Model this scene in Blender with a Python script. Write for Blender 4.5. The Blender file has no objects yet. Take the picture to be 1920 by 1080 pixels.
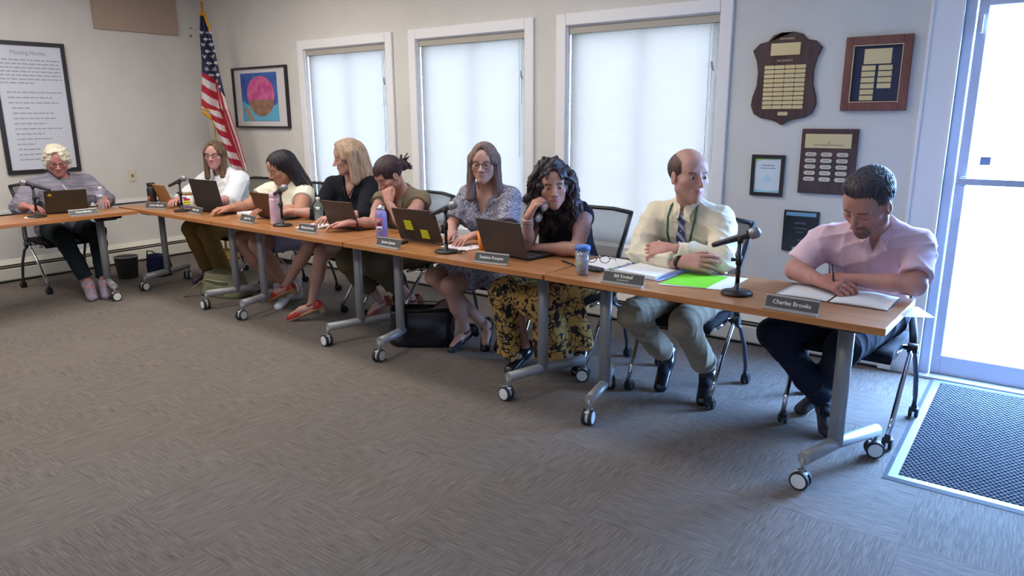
import bpy, math, random
import numpy as np
from mathutils import Vector, Matrix
random.seed(7); rng = np.random.RandomState(7)
C = bpy.context.scene.collection
S = bpy.context.scene
PI = math.pi
def R(d): return math.radians(d)

# ---------------------------------------------------------------- camera
cam_d = bpy.data.cameras.new('camera'); cam = bpy.data.objects.new('camera', cam_d); C.objects.link(cam)
yaw, pit, rol = R(-36.77698), R(13.48121), R(-0.32205)
fw = Vector((math.sin(yaw)*math.cos(pit), math.cos(yaw)*math.cos(pit), -math.sin(pit)))
rt0 = Vector((math.cos(yaw), -math.sin(yaw), 0)); up0 = rt0.cross(fw)
rt = rt0*math.cos(rol)+up0*math.sin(rol); up = -rt0*math.sin(rol)+up0*math.cos(rol)
M = Matrix((rt, up, -fw)).transposed().to_4x4(); M.translation = (0, 0, 1.5)
cam.matrix_world = M
cam_d.sensor_width = 36; cam_d.lens = 36*1351.567/1920; cam_d.clip_start = 0.05; cam_d.clip_end = 200
S.camera = cam

# ---------------------------------------------------------------- light, sky, exposure
S.view_settings.view_transform = 'Standard'; S.view_settings.look = 'None'
S.view_settings.exposure = 0.22; S.view_settings.gamma = 1.0; S.view_settings.use_curve_mapping = False
S.cycles.use_denoising = True; S.cycles.sample_clamp_indirect = 8
S.cycles.max_bounces = 8; S.cycles.diffuse_bounces = 4; S.cycles.transparent_max_bounces = 12
S.cycles.caustics_reflective = False; S.cycles.caustics_refractive = False
W = bpy.data.worlds.new('sky'); S.world = W; W.use_nodes = True
bg = W.node_tree.nodes['Background']; bg.inputs[0].default_value = (0.30, 0.54, 1.0, 1); bg.inputs[1].default_value = 92.0
def area(name, loc, rot, sx, sy, power, col, portal=False):
    d = bpy.data.lights.new(name, 'AREA'); d.shape = 'RECTANGLE'; d.size = sx; d.size_y = sy; d.energy = power; d.color = col
    if portal: d.cycles.is_portal = True
    o = bpy.data.objects.new(name, d); C.objects.link(o); o.location = loc; o.rotation_euler = rot
    return o
CEIL = 2.95
LIGHTS = [(-6.2, 1.6), (-4.0, 1.6), (-1.8, 1.6), (-5.2, 3.1), (-3.0, 3.1), (-4.0, -0.6), (-1.2, -0.6)]
for i, (lx, ly) in enumerate(LIGHTS):
    area('ceiling_lamp', (lx, ly, CEIL-0.075), (0, 0, 0), 1.1, 0.5, (36, 26, 10, 30, 22, 24, 8)[i], (1.0, 0.93, 0.83))
area('door_portal', (0.02, 4.70, 1.08), (R(-90), 0, 0), 0.8, 1.95, 1, (1, 1, 1), True)

# ---------------------------------------------------------------- materials
_m = {}
def lin(c):
    return tuple(((v/255)/12.92 if v/255 <= 0.04045 else ((v/255+0.055)/1.055)**2.4) for v in c)
def mat(name, col, rough=0.5, metal=0.0, spec=0.5, alpha=None, sss=0, coat=0):
    if name in _m: return _m[name]
    m = bpy.data.materials.new(name); m.use_nodes = True; b = m.node_tree.nodes['Principled BSDF']
    b.inputs['Base Color'].default_value = (*lin(col), 1); b.inputs['Roughness'].default_value = rough
    b.inputs['Metallic'].default_value = metal; b.inputs['Specular IOR Level'].default_value = spec
    if coat: b.inputs['Coat Weight'].default_value = coat; b.inputs['Coat Roughness'].default_value = .12
    if sss: b.inputs['Subsurface Weight'].default_value = sss; b.inputs['Subsurface Radius'].default_value = (.012, .005, .003)
    _m[name] = m; return m
def nodes(m): return m.node_tree.nodes, m.node_tree.links, m.node_tree.nodes['Principled BSDF']
def noise_mix(m, c1, c2, scale=(20, 20, 20), nscale=1.0, detail=4, lo=.35, hi=.65, bump=0, coords='Object', rot=(0, 0, 0), bdist=.002, rnd=0):
    n, l, b = nodes(m)
    tc = n.new('ShaderNodeTexCoord'); mp = n.new('ShaderNodeMapping'); mp.inputs['Scale'].default_value = scale; mp.inputs['Rotation'].default_value = rot
    nz = n.new('ShaderNodeTexNoise'); nz.inputs['Scale'].default_value = nscale; nz.inputs['Detail'].default_value = detail
    cr = n.new('ShaderNodeValToRGB'); cr.color_ramp.elements[0].position = lo; cr.color_ramp.elements[1].position = hi
    cr.color_ramp.elements[0].color = (*lin(c1), 1); cr.color_ramp.elements[1].color = (*lin(c2), 1)
    l.new(tc.outputs[coords], mp.inputs[0]); l.new(mp.outputs[0], nz.inputs[0]); l.new(nz.outputs[0], cr.inputs[0]); l.new(cr.outputs[0], b.inputs['Base Color'])
    if bump:
        bp = n.new('ShaderNodeBump'); bp.inputs['Strength'].default_value = bump; bp.inputs['Distance'].default_value = bdist
        l.new(nz.outputs[0], bp.inputs['Height']); l.new(bp.outputs[0], b.inputs['Normal'])
    return m
def fabric(name, c1, c2=None, scale=260, bump=.25, rough=.9, stretch=(1, 1, 1)):
    if name in _m: return _m[name]
    m = mat(name, c1, rough, spec=.2)
    c2 = c2 or tuple(min(255, int(v*1.12+3)) for v in c1)
    return noise_mix(m, c1, c2, stretch, scale, 3, .3, .7, bump)
WALL = mat('wall_paint', (216, 214, 211), .85, spec=.2); noise_mix(WALL, (213, 211, 208), (219, 217, 214), (1, 1, 1), 3, 5, bump=0)
CEILM = mat('ceiling_tile', (225, 222, 214), .9)
TRIM = mat('white_trim_paint', (238, 238, 242), .45)
HEAT = mat('heater_enamel', (222, 219, 208), .5)
HEATD = mat('slot_and_shadow_dark', (60, 56, 52), .7)
METAL = mat('silver_powder_coat', (158, 159, 162), .42, .3)
CHROME = mat('chrome', (205, 208, 215), .12, 1.0)
DARKM = mat('dark_grey_steel', (88, 92, 104), .35, .7)
BLACK = mat('black_plastic', (24, 25, 29), .45)
BLACKR = mat('black_rubber', (38, 38, 41), .7)
WHITEP = mat('white_plastic', (222, 222, 220), .4)
PAPER = mat('white_paper', (236, 238, 244), .8)
GOLD = mat('engraved_brass', (214, 196, 150), .38, .35)
WALN = mat('dark_walnut', (66, 44, 46), .4); noise_mix(WALN, (58, 38, 40), (78, 53, 52), (40, 40, 4), 1, 4, bump=0)
CHERRY = mat('cherry_frame', (112, 66, 56), .4); noise_mix(CHERRY, (100, 58, 50), (124, 74, 62), (30, 30, 5), 1, 4)
FRAMEB = mat('black_frame', (38, 34, 38), .4)
NAVY = mat('navy_backing', (38, 42, 70), .6)
INK = mat('grey_ink', (120, 124, 138), .8)
INKD = mat('dark_ink', (60, 62, 70), .8)
WHITET = mat('white_lettering', (236, 236, 236), .6)
PLATEG = mat('nameplate_charcoal', (74, 76, 78), .5)
ALU = mat('aluminium', (190, 190, 192), .42, .6)
WOOD = mat('table_laminate', (186, 122, 66), .32, spec=.5)
noise_mix(WOOD, (148, 98, 62), (172, 120, 78), (2.2, 34, 34), 1, 6, .3, .7)
WOODE = mat('table_edge_band', (186, 116, 50), .4); noise_mix(WOODE, (172, 110, 60), (190, 126, 72), (3, 60, 60), 1, 4)
WOODL = WOOD.copy(); WOODL.name = 'table_laminate_turned'
WOODEL = WOODE
def carpet(name, along):
    m = mat(name, (120, 112, 104), .95, spec=.1); n, l, b = nodes(m)
    tc = n.new('ShaderNodeTexCoord'); out = []
    for sc, lo, hi in (((12, 400), .36, .64), ((4, 110), .3, .7)):
        mp = n.new('ShaderNodeMapping'); s = (sc[0], sc[1], 1) if along == 'x' else (sc[1], sc[0], 1)
        mp.inputs['Scale'].default_value = s
        nz = n.new('ShaderNodeTexNoise'); nz.inputs['Scale'].default_value = 1; nz.inputs['Detail'].default_value = 3
        l.new(tc.outputs['Object'], mp.inputs[0]); l.new(mp.outputs[0], nz.inputs[0])
        mr = n.new('ShaderNodeMapRange'); mr.inputs[1].default_value = lo; mr.inputs[2].default_value = hi
        l.new(nz.outputs[0], mr.inputs[0]); out.append(mr)
    oi = n.new('ShaderNodeObjectInfo')
    ad = n.new('ShaderNodeMath'); ad.operation = 'MULTIPLY_ADD'; ad.inputs[1].default_value = .62
    m2 = n.new('ShaderNodeMath'); m2.operation = 'MULTIPLY'; m2.inputs[1].default_value = .33; l.new(out[1].outputs[0], m2.inputs[0])
    l.new(out[0].outputs[0], ad.inputs[0]); l.new(m2.outputs[0], ad.inputs[2])
    cr = n.new('ShaderNodeValToRGB'); cr.color_ramp.elements[0].color = (*lin((87, 82, 80)), 1); cr.color_ramp.elements[1].color = (*lin((138, 130, 124)), 1)
    a2 = n.new('ShaderNodeMath'); a2.operation = 'MULTIPLY_ADD'; a2.inputs[1].default_value = .07; l.new(oi.outputs['Random'], a2.inputs[0]); l.new(ad.outputs[0], a2.inputs[2])
    l.new(a2.outputs[0], cr.inputs[0]); l.new(cr.outputs[0], b.inputs['Base Color'])
    bp = n.new('ShaderNodeBump'); bp.inputs['Strength'].default_value = .5; bp.inputs['Distance'].default_value = .003
    l.new(out[0].outputs[0], bp.inputs['Height']); l.new(bp.outputs[0], b.inputs['Normal'])
    return m
CARX, CARY = carpet('carpet_streaks_along_row', 'x'), carpet('carpet_streaks_across_row', 'y')
def glass(name, col, rough=0.02, frost=0):
    m = bpy.data.materials.new(name); m.use_nodes = True; n = m.node_tree.nodes; l = m.node_tree.links; n.clear()
    o = n.new('ShaderNodeOutputMaterial'); t = n.new('ShaderNodeBsdfTransparent'); g = n.new('ShaderNodeBsdfGlossy'); mx = n.new('ShaderNodeMixShader')
    t.inputs[0].default_value = (*lin(col), 1); g.inputs['Roughness'].default_value = rough
    mx.inputs[0].default_value = .06
    l.new(t.outputs[0], mx.inputs[1]); l.new(g.outputs[0], mx.inputs[2]); l.new(mx.outputs[0], o.inputs[0])
    if frost:
        df = n.new('ShaderNodeBsdfDiffuse'); df.inputs[0].default_value = (.85, .87, .9, 1); m3 = n.new('ShaderNodeMixShader'); m3.inputs[0].default_value = frost; l.new(mx.outputs[0], m3.inputs[1]); l.new(df.outputs[0], m3.inputs[2]); l.new(m3.outputs[0], o.inputs[0])
    return m
PANE = glass('window_glass', (250, 253, 255)); CLEAR = glass('clear_plastic', (244, 247, 250), .05, .13)
SHADE = bpy.data.materials.new('translucent_shade_fabric'); SHADE.use_nodes = True
_n, _l = SHADE.node_tree.nodes, SHADE.node_tree.links; _n.clear()
_o = _n.new('ShaderNodeOutputMaterial'); _t = _n.new('ShaderNodeBsdfTranslucent'); _d = _n.new('ShaderNodeBsdfDiffuse'); _x = _n.new('ShaderNodeMixShader'); _x.inputs[0].default_value = .25
_tc = _n.new('ShaderNodeTexCoord'); _mp = _n.new('ShaderNodeMapping'); _mp.inputs['Scale'].default_value = (2.5, 1, 55); _nz = _n.new('ShaderNodeTexNoise'); _nz.inputs['Scale'].default_value = 1; _nz.inputs['Detail'].default_value = 3
_cr = _n.new('ShaderNodeValToRGB'); _cr.color_ramp.elements[0].position = .38; _cr.color_ramp.elements[1].position = .6
_cr.color_ramp.elements[0].color = (.050, .031, .0195, 1); _cr.color_ramp.elements[1].color = (.054, .033, .0205, 1)
_l.new(_tc.outputs['Object'], _mp.inputs[0]); _l.new(_mp.outputs[0], _nz.inputs[0]); _l.new(_nz.outputs[0], _cr.inputs[0])
_l.new(_cr.outputs[0], _t.inputs[0]); _d.inputs[0].default_value = (.6, .58, .56, 1); _l.new(_t.outputs[0], _x.inputs[1]); _l.new(_d.outputs[0], _x.inputs[2]); _l.new(_x.outputs[0], _o.inputs[0])

# ---------------------------------------------------------------- mesh helpers
def link(name, me, parent=None, loc=None):
    o = bpy.data.objects.new(name, me); C.objects.link(o)
    if parent: o.parent = parent
    if loc is not None: o.location = loc
    return o
def tag(o, label=None, cat=None, group=None, kind=None):
    if label: o['label'] = label
    if cat: o['category'] = cat
    if group: o['group'] = group
    if kind: o['kind'] = kind
    return o
def thing(name, label, cat, loc=(0, 0, 0), rz=0, group=None):
    o = bpy.data.objects.new(name, None); C.objects.link(o); o.empty_display_size = .1
    o.location = loc; o.rotation_euler = (0, 0, rz); tag(o, label, cat, group); return o
def frame(d, upv=(0, 0, 1)):
    d = np.array(d, float); d /= np.linalg.norm(d); u = np.array(upv, float)
    if abs(d@u) > .98: u = np.array((1., 0, 0))
    x = np.cross(u, d); x /= np.linalg.norm(x); y = np.cross(d, x); return x, y, d
class MB:
    def __init__(s): s.v = []; s.f = []; s.sm = []; s.mi = []; s.cur = 0
    def mat(s, i): s.cur = i; return s
    def add(s, vs, fs, smooth=False):
        n = len(s.v); s.v += [tuple(map(float, p)) for p in vs]
        for f in fs: s.f.append([n+i for i in f]); s.sm.append(smooth); s.mi.append(s.cur)
        return s
    def box(s, c, d, rz=0, rx=0, ry=0, T=None):
        m = Matrix.Rotation(rz, 3, 'Z') @ Matrix.Rotation(ry, 3, 'Y') @ Matrix.Rotation(rx, 3, 'X')
        vs = []
        for i in (-.5, .5):
            for j in (-.5, .5):
                for k in (-.5, .5): vs.append(m @ Vector((i*d[0], j*d[1], k*d[2])) + Vector(c))
        return s.add(vs, [(0, 1, 3, 2), (4, 6, 7, 5), (0, 4, 5, 1), (2, 3, 7, 6), (0, 2, 6, 4), (1, 5, 7, 3)])
    def tube(s, pts, r, seg=10, caps=True, upv=(0, 0, 1), flat=1.0):
        pts = [np.array(p, float) for p in pts]; n = len(pts)
        rr = r if hasattr(r, '__len__') else [r]*n; vs = []
        px = None
        for i, p in enumerate(pts):
            d = pts[min(i+1, n-1)]-pts[max(i-1, 0)]; x, y, d = frame(d, upv)
            if px is not None and x@px < 0: x, y = -x, -y
            px = x
            for k in range(seg):
                a = 2*PI*k/seg; vs.append(p+rr[i]*(math.cos(a)*x+flat*math.sin(a)*y))
        fs = [(i*seg+k, i*seg+(k+1) % seg, (i+1)*seg+(k+1) % seg, (i+1)*seg+k) for i in range(n-1) for k in range(seg)]
        s.add(vs, fs, True)
        if caps:
            b = len(s.v)-len(vs)
            for idx in (range(seg-1, -1, -1), range((n-1)*seg, n*seg)): s.f.append([b+i for i in idx]); s.sm.append(False); s.mi.append(s.cur)
        return s
    def cyl(s, a, b, r, r2=None, seg=16): return s.tube([a, b], [r, r if r2 is None else r2], seg)
    def lathe(s, prof, c=(0, 0, 0), seg=24, M3=None):
        vs = []; n = len(prof)
        for (r, z) in prof:
            for k in range(seg):
                a = 2*PI*k/seg; p = Vector((r*math.cos(a), r*math.sin(a), z))
                if M3 is not None: p = M3 @ p
                vs.append(p+Vector(c))
        fs = [(i*seg+k, i*seg+(k+1) % seg, (i+1)*seg+(k+1) % seg, (i+1)*seg+k) for i in range(n-1) for k in range(seg)]
        fs += [tuple(range(seg-1, -1, -1)), tuple((n-1)*seg+k for k in range(seg))]
        return s.add(vs, fs, True)
    def prism(s, poly, t, T):      # poly in (u,v); extruded t along T's third axis; T = (origin, U, V, N)
        o, U, V, N = [np.array(q, float) for q in T]; n = len(poly)
        vs = [o+U*u+V*v for u, v in poly]+[o+U*u+V*v+N*t for u, v in poly]
        fs = [tuple(range(n-1, -1, -1)), tuple(range(n, 2*n))]+[(i, (i+1) % n, n+(i+1) % n, n+i) for i in range(n)]
        return s.add(vs, fs)
    def mesh(s, name, mats):
        me = bpy.data.meshes.new(name); me.from_pydata(s.v, [], s.f)
        for m in (mats if isinstance(mats, (list, tuple)) else [mats]): me.materials.append(m)
        me.polygons.foreach_set('use_smooth', s.sm); me.polygons.foreach_set('material_index', s.mi); me.update()
        return me
    def build(s, name, mats, parent=None, bevel=0, loc=None):
        o = link(name, s.mesh(name, mats), parent, loc)
        if bevel:
            md = o.modifiers.new('bevel', 'BEVEL'); md.width = bevel; md.segments = 2; md.limit_method = 'ANGLE'; md.angle_limit = R(40)
        return o
def kids(o): return [c for c in bpy.data.objects if c.parent == o]
def copy_tree(o, parent=None):
    c = o.copy(); C.objects.link(c); c.parent = parent
    for ch in kids(o): copy_tree(ch, c)
    return c
_fc = {}
def text(name, s, size, mt, parent, loc, rot, align='CENTER', ext=0.0004, sx=1.0, bold=0):
    cu = bpy.data.curves.new('t', 'FONT'); cu.body = s; cu.size = size; cu.align_x = align; cu.align_y = 'CENTER'; cu.extrude = ext; cu.resolution_u = 2; cu.offset = bold
    t = bpy.data.objects.new('t', cu); C.objects.link(t); me = bpy.data.meshes.new_from_object(t.evaluated_get(bpy.context.evaluated_depsgraph_get()))
    bpy.data.objects.remove(t); me.materials.clear(); me.materials.append(mt); o = link(name, me, parent, loc); o.rotation_euler = rot; o.scale = (sx, 1, 1)
    return o
WR = (R(90), 0, 0); LR = (R(90), 0, R(90))      # facing out of the window wall / the left wall

# ---------------------------------------------------------------- room shell
XL, YB = -7.765, 4.665; XR, YF = 3.2, -2.6
def struct(name, mb, m, parent=None, bevel=0):
    o = mb.build(name, m, parent, bevel)
    if parent is None: o['kind'] = 'structure'
    return o
fl = struct('floor', MB().box(((XL+XR)/2, (YB+YF)/2, -.06), (XR-XL+.3, YB-YF+.3, .1)), CARX)
TS = .5; tm = {}
for a in ('x', 'y'):
    tm[a] = MB().box((0, 0, -.006), (TS-.0006, TS-.0006, .011)).mesh('carpet_tile', CARX if a == 'x' else CARY)
nx0 = 0
for i in range(18):
    for j in range(10):
        x = XL+.25+TS*i; y = YB-.25-TS*j
        d = -(.582*x) + .779*y + .35
        if d < .9 or x > 1.1: continue
        sx = (x*rt.x+y*rt.y)/d
        if abs(sx) > .95 or (y < 1.0 and x < -5): continue
        o = link('carpet_tile', tm['x' if (i+j) % 2 else 'y'], fl, (x, y, 0))
struct('ceiling', MB().box(((XL+XR)/2, (YB+YF)/2, CEIL+.05), (XR-XL+.3, YB-YF+.3, .1)), CEILM)
struct('wall_left', MB().box((XL-.06, (YB+YF)/2, CEIL/2), (.12, YB-YF+.24, CEIL)), WALL)
struct('wall_front', MB().box(((XL+XR)/2, YF-.06, CEIL/2), (XR-XL+.24, .12, CEIL)), WALL)
struct('wall_right', MB().box((XR+.06, (YB+YF)/2, CEIL/2), (.12, YB-YF+.24, CEIL)), WALL)
WINS = [(-5.985, -4.842), (-4.485, -3.338), (-2.978, -1.818)]; WZ0, WZ1 = .56, 2.13
DX0, DX1, DZ = -.50, .56, 2.22
wb = MB(); TH = .14
def wseg(x0, x1, z0, z1): wb.box(((x0+x1)/2, YB+TH/2, (z0+z1)/2), (x1-x0, TH, z1-z0))
xs = [XL-.12]
for a, b in WINS:
    wseg(xs[-1], a, 0, CEIL); wseg(a, b, 0, WZ0); wseg(a, b, WZ1, CEIL); xs.append(b)
wseg(xs[-1], DX0, 0, CEIL); wseg(DX0, DX1, DZ, CEIL); wseg(DX1, XR+.12, 0, CEIL)
struct('wall_back', wb, WALL)
for i, (a, b) in enumerate(WINS):
    w = bpy.data.objects.new('window_%d' % (i+1), None); C.objects.link(w); w['kind'] = 'structure'
    w.location = ((a+b)/2, YB, (WZ0+WZ1)/2); hw = (b-a)/2; hh = (WZ1-WZ0)/2; tw = .082
    t = MB()
    for sx in (-1, 1): t.box((sx*(hw+tw/2-.004), -.012, 0), (tw, .024, 2*hh+2*tw-.01))
    t.box((0, -.012, hh+tw/2-.004), (2*hw-.01, .024, tw)); t.box((0, -.012, -hh-tw/2), (2*hw-.01, .024, tw))
    t.build('window_casing', TRIM, w, .006)
    t = MB()
    for sx in (-1, 1): t.box((sx*(hw-.006), .07, 0), (.012, .138, 2*hh))
    t.box((0, .07, hh-.006), (2*hw-.02, .138, .012)); t.box((0, .07, -hh+.006), (2*hw-.02, .138, .012))
    t.build('window_jamb', TRIM, w)
    t = MB().box((0, .112, 0), (.03, .03, 2*hh-.02))
    for sx in (-1, 1): t.box((sx*(hw-.035), .105, 0), (.045, .03, 2*hh-.02))
    for sz in (-1, 1): t.box((0, .105, sz*(hh-.035)), (2*hw-.1, .03, .045))
    t.build('window_sash', TRIM, w)
    for sx in (-1, 1): MB().box((sx*hw/2, .108, 0), (hw-.06, .004, 2*hh-.08)).build('pane', PANE, w)
    # cellular shade with its head rail and cord
    sh = thing('window_shade', ['white translucent shade in the left window beside the framed picture', 'white translucent shade in the middle window, behind the woman in the grey patterned dress', 'white translucent shade in the right window, the widest looking, behind the man in the tie'][i], 'shade', ((a+b)/2, YB, 0), 0, 'window shades')
    n = int((2*hh-.03)/.02); pts = []; z = WZ1-.05
    mb = MB(); vs = []
    for k in range(n+1):
        y = .034+(.004 if k % 2 else 0); vs += [(-hw+.018, y, z-k*.02), (hw-.018, y, z-k*.02)]
    mb.add(vs, [(2*k, 2*k+1, 2*k+3, 2*k+2) for k in range(n)], True); mb.build('shade_fabric', SHADE, sh)
    MB().box((0, .03, WZ1-.037), (2*hw-.03, .042, .05)).build('head_rail', mat('shade_rail', (176, 170, 160), .5), sh, .004)
    mb = MB().tube([(hw-.05, .006, WZ1-.06), (hw-.052, .004, WZ1-.3), (hw-.05, .002, WZ1-.55)], .0018, 5)
    mb.tube([(hw-.075, .006, WZ1-.06), (hw-.072, .004, WZ1-.3), (hw-.07, .002, WZ1-.95)], .0018, 5); mb.build('pull_cord', WHITEP, sh)
    mb = MB().tube([(hw-.052, .0, WZ1-.30), (hw-.046, -.008, WZ1-.33), (hw-.034, -.004, WZ1-.36)], [.006, .009, .004], 8); mb.build('cord_grip', mat('clear_grip', (150, 155, 165), .3), sh)

# door in the window wall: casing, frame, glazed leaf with push bar
DOORM = mat('door_painted_metal', (206, 208, 222), .4)
d = bpy.data.objects.new('door_1', None); C.objects.link(d); d['kind'] = 'structure'; d.location = (0, YB, 0)
t = MB()
t.box((DX0-.065, -.016, DZ/2+.04), (.15, .032, DZ+.16)); t.box((DX0-.14, -.02, DZ/2+.04), (.02, .04, DZ+.16)); t.box((DX0+.003, -.022, DZ/2), (.014, .044, DZ))
t.box((DX1+.065, -.016, DZ/2+.04), (.15, .032, DZ+.16)); t.box(((DX0+DX1)/2, -.016, DZ+.06), (DX1-DX0+.26, .031, .12))
t.build('door_casing', TRIM, d, .005)
t = MB(); t.box((DX0+.03, .06, DZ/2), (.06, .14, DZ)); t.box((DX1-.03, .06, DZ/2), (.06, .14, DZ)); t.box(((DX0+DX1)/2, .06, DZ-.03), (DX1-DX0-.12, .139, .06)); t.build('door_frame', DOORM, d, .003)
t = MB(); gx0, gx1 = -.385, DX1-.16
t.box(((DX0+.065+gx0)/2, .035, 1.085), (gx0-DX0-.065, .045, 2.14)); t.box((DX1-.112, .035, 1.085), (.094, .045, 2.14))
t.box(((gx0+gx1)/2, .035, 2.095), (gx1-gx0, .0449, .11)); t.box(((gx0+gx1)/2, .035, .072), (gx1-gx0, .0449, .115)); t.build('door_leaf', DOORM, d, .004)
MB().box(((gx0+gx1)/2, .035, 1.085), (gx1-gx0, .006, 1.92)).build('pane', PANE, d)
t = MB().box(((gx0+gx1)/2, -.03, 1.135), (gx1-gx0+.06, .02, .036)); t.box((gx0-.01, -.004, 1.135), (.03, .036, .05)); t.box((gx1+.01, -.004, 1.135), (.03, .036, .05)); t.build('push_bar', mat('push_bar_grey', (168, 176, 190), .4, .4), d, .003)
MB().box(((DX0+DX1)/2, -.01, .008), (DX1-DX0, .12, .016)).build('threshold', ALU, d, .003)
MB().box((DX0+.09, -.0, 1.95), (.014, .05, .09)).build('hinge', mat('hinge_grey', (210, 214, 226), .4), d)
MB().box((-.31, .028, 1.245), (.05, .004, .045)).build('sticker', mat('door_sticker', (120, 128, 158), .6), d)
text('lettering', '1 0 1', .05, mat('faded_lettering', (176, 180, 196), .7), d, (-.12, .030, 1.73), WR)
# heaters along both walls
def heater(name, label, p, ang, L, rends=True):
    h = thing(name, label, 'heater', p, ang)
    prof = [(0, .02), (-.055, .02), (-.06, .03), (-.06, .125), (-.052, .13), (0, .13)]
    mb = MB(); vs = []
    for x in (0, L): vs += [(x, y, z) for y, z in prof]
    n = len(prof); mb.add(vs, [tuple(range(n)), tuple(range(2*n-1, n-1, -1))]+[(i, i+n, (i+1) % n+n, (i+1) % n) for i in range(n)]); mb.build('front_cover', HEAT, h)
    MB().box((L/2, -.026, .145), (L, .036, .03)).build('fin_slot', HEATD, h)
    MB().box((L/2, -.028, .150), (L, .046, .006)).build('damper_blade', HEAT, h)
    MB().add([(0, 0, .21), (L, 0, .21), (L, -.012, .21), (0, -.012, .21), (0, 0, .165), (L, 0, .165), (L, -.062, .168), (0, -.062, .168)], [(0, 1, 2, 3), (3, 2, 6, 7), (4, 7, 6, 5), (0, 3, 7, 4), (1, 5, 6, 2)]).build('top_cover', HEAT, h)
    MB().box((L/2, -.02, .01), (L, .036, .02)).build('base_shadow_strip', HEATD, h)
    for x in ([0.03, L-.03] if rends else [.03]): MB().box((x, -.034, .112), (.07, .068, .205)).build('end_cap', HEAT, h, .004)
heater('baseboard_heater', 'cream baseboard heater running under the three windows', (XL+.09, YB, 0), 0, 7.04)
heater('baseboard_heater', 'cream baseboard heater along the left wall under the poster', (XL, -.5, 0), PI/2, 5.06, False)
t = MB().box((XL+.008, 2.2, .645), (.016, 4.9, .03)); o = struct('trim_1', t, TRIM, None, .003)
t = MB().box((XL+.006, 2.2, .624), (.012, 4.9, .008)); t.build('painted_shadow_line', HEATD, o)  # dark strip standing in for the shadow line below the trim
# outlets, screws
o = thing('wall_outlet', 'ivory wall plate left of the flag, above the corner table', 'outlet', (XL, 3.737, .905)); MB().box((.003, 0, 0), (.006, .075, .12)).build('plate', mat('ivory_plate', (214, 206, 178), .5), o, .002)
MB().box((.007, 0, .0), (.003, .02, .03)).build('socket', mat('socket_brown', (120, 104, 84), .6), o)
for zz, yy, c, lb in ((2.36, 4.555, (120, 62, 48), 'small rusty screw in the left wall near the flag top'), (2.44, 4.56, (170, 150, 130), 'small pale screw above the rusty one, left of the flag')):
    o = MB().lathe([(.011, 0), (.012, .004), (.006, .008)], (0, 0, 0), 10, Matrix.Rotation(R(90), 3, 'Y')).build('screw', mat('screw%d' % int(zz*100), c, .6), None, 0, (XL, yy, zz)); tag(o, lb, 'screw')
o = thing('wall_panel', 'plain tan board high on the left wall', 'board', (XL, 3.977, 2.62)); MB().box((.012, 0, 0), (.024, .866, .54)).build('board', fabric('tan_board', (176, 156, 140), (182, 162, 146), 120, .1), o, .003)
# outside: bright pavement and a low far wall
o = MB().box((0, 14.9, -.12), (40, 20, .1)).build('pavement', noise_mix(mat('pale_concrete', (206, 208, 206), .9), (196, 198, 198), (216, 218, 214), (1, 1, 1), 2.5, 5)); o['kind'] = 'structure'
for k in range(7): MB().box((0, 5.6+k*1.1, -.068), (14, .02, .006)).build('paving_joint', mat('joint_grey', (176, 180, 182), .9), o)
for k in range(9): MB().box((-4+k*1.1, 9, -.067), (.02, 8, .006)).build('paving_joint', mat('joint_grey', (0, 0, 0)), o)
# door mat
o = thing('door_mat', 'grey ribbed door mat with rubber border in front of the glass door', 'mat', (0, 0, 0))
mx0, mx1, my0, my1 = -.415, 1.05, 3.155, 4.60
MB().add([(mx0, my0, .001), (mx1, my0, .001), (mx1, my1, .001), (mx0, my1, .001), (mx0+.02, my0+.02, .009), (mx1-.02, my0+.02, .009), (mx1-.02, my1-.02, .009), (mx0+.02, my1-.02, .009)], [(0, 1, 5, 4), (1, 2, 6, 5), (2, 3, 7, 6), (3, 0, 4, 7), (4, 5, 6, 7), (3, 2, 1, 0)]).build('rubber_border', mat('mat_rubber', (84, 88, 96), .45), o)
mb = MB(); nx = int((mx1-mx0-.13)/.022); ny = int((my1-my0-.13)/.018)
for i in range(nx):
    for j in range(ny):
        x = mx0+.065+i*.022+(.011 if j % 2 else 0); y = my0+.065+j*.018; a = .0085; b_ = .005
        mb.add([(x-a, y-b_, .009), (x+a, y-b_, .009), (x+a, y+b_, .009), (x-a, y+b_, .009), (x-a*.6, y-b_*.6, .0135), (x+a*.6, y-b_*.6, .0135), (x+a*.6, y+b_*.6, .0135), (x-a*.6, y+b_*.6, .0135)], [(0, 1, 5, 4), (1, 2, 6, 5), (2, 3, 7, 6), (3, 0, 4, 7), (4, 5, 6, 7)])
tag(mb.build('ribbed_nubs', fabric('mat_pile', (76, 80, 90), (100, 104, 114), 60, .2), o), kind='stuff')
MB().box(((mx0+mx1)/2, (my0+my1)/2, .0085), (mx1-mx0-.11, my1-my0-.11, .002)).build('pile_base', fabric('mat_base', (38, 41, 50), (48, 52, 62), 60, .2), o)
# ceiling fixtures
LIT = ['in the far left part of the room', 'over the middle of the open floor', 'over the right part of the open floor', 'above the left part of the table row', 'above the middle of the table row', 'behind the camera on the left', 'behind the camera on the right']
fx = None
for i, (lx, ly) in enumerate(LIGHTS):
    if fx is None:
        fx = thing('ceiling_light', 'white ceiling light panel '+LIT[i], 'light', (lx, ly, CEIL), 0, 'ceiling light panels')
        t = MB()
        for s_ in (-1, 1): t.box((s_*.58, 0, -.03), (.04, .6, .06)); t.box((0, s_*.28, -.03), (1.12, .04, .06))
        t.build('frame', WHITEP, fx); MB().box((0, 0, -.02), (1.12, .52, .02)).build('diffuser', WHITEP, fx)
    else:
        c = copy_tree(fx); c.location = (lx, ly, CEIL); c['label'] = 'white ceiling light panel '+LIT[i]
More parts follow.
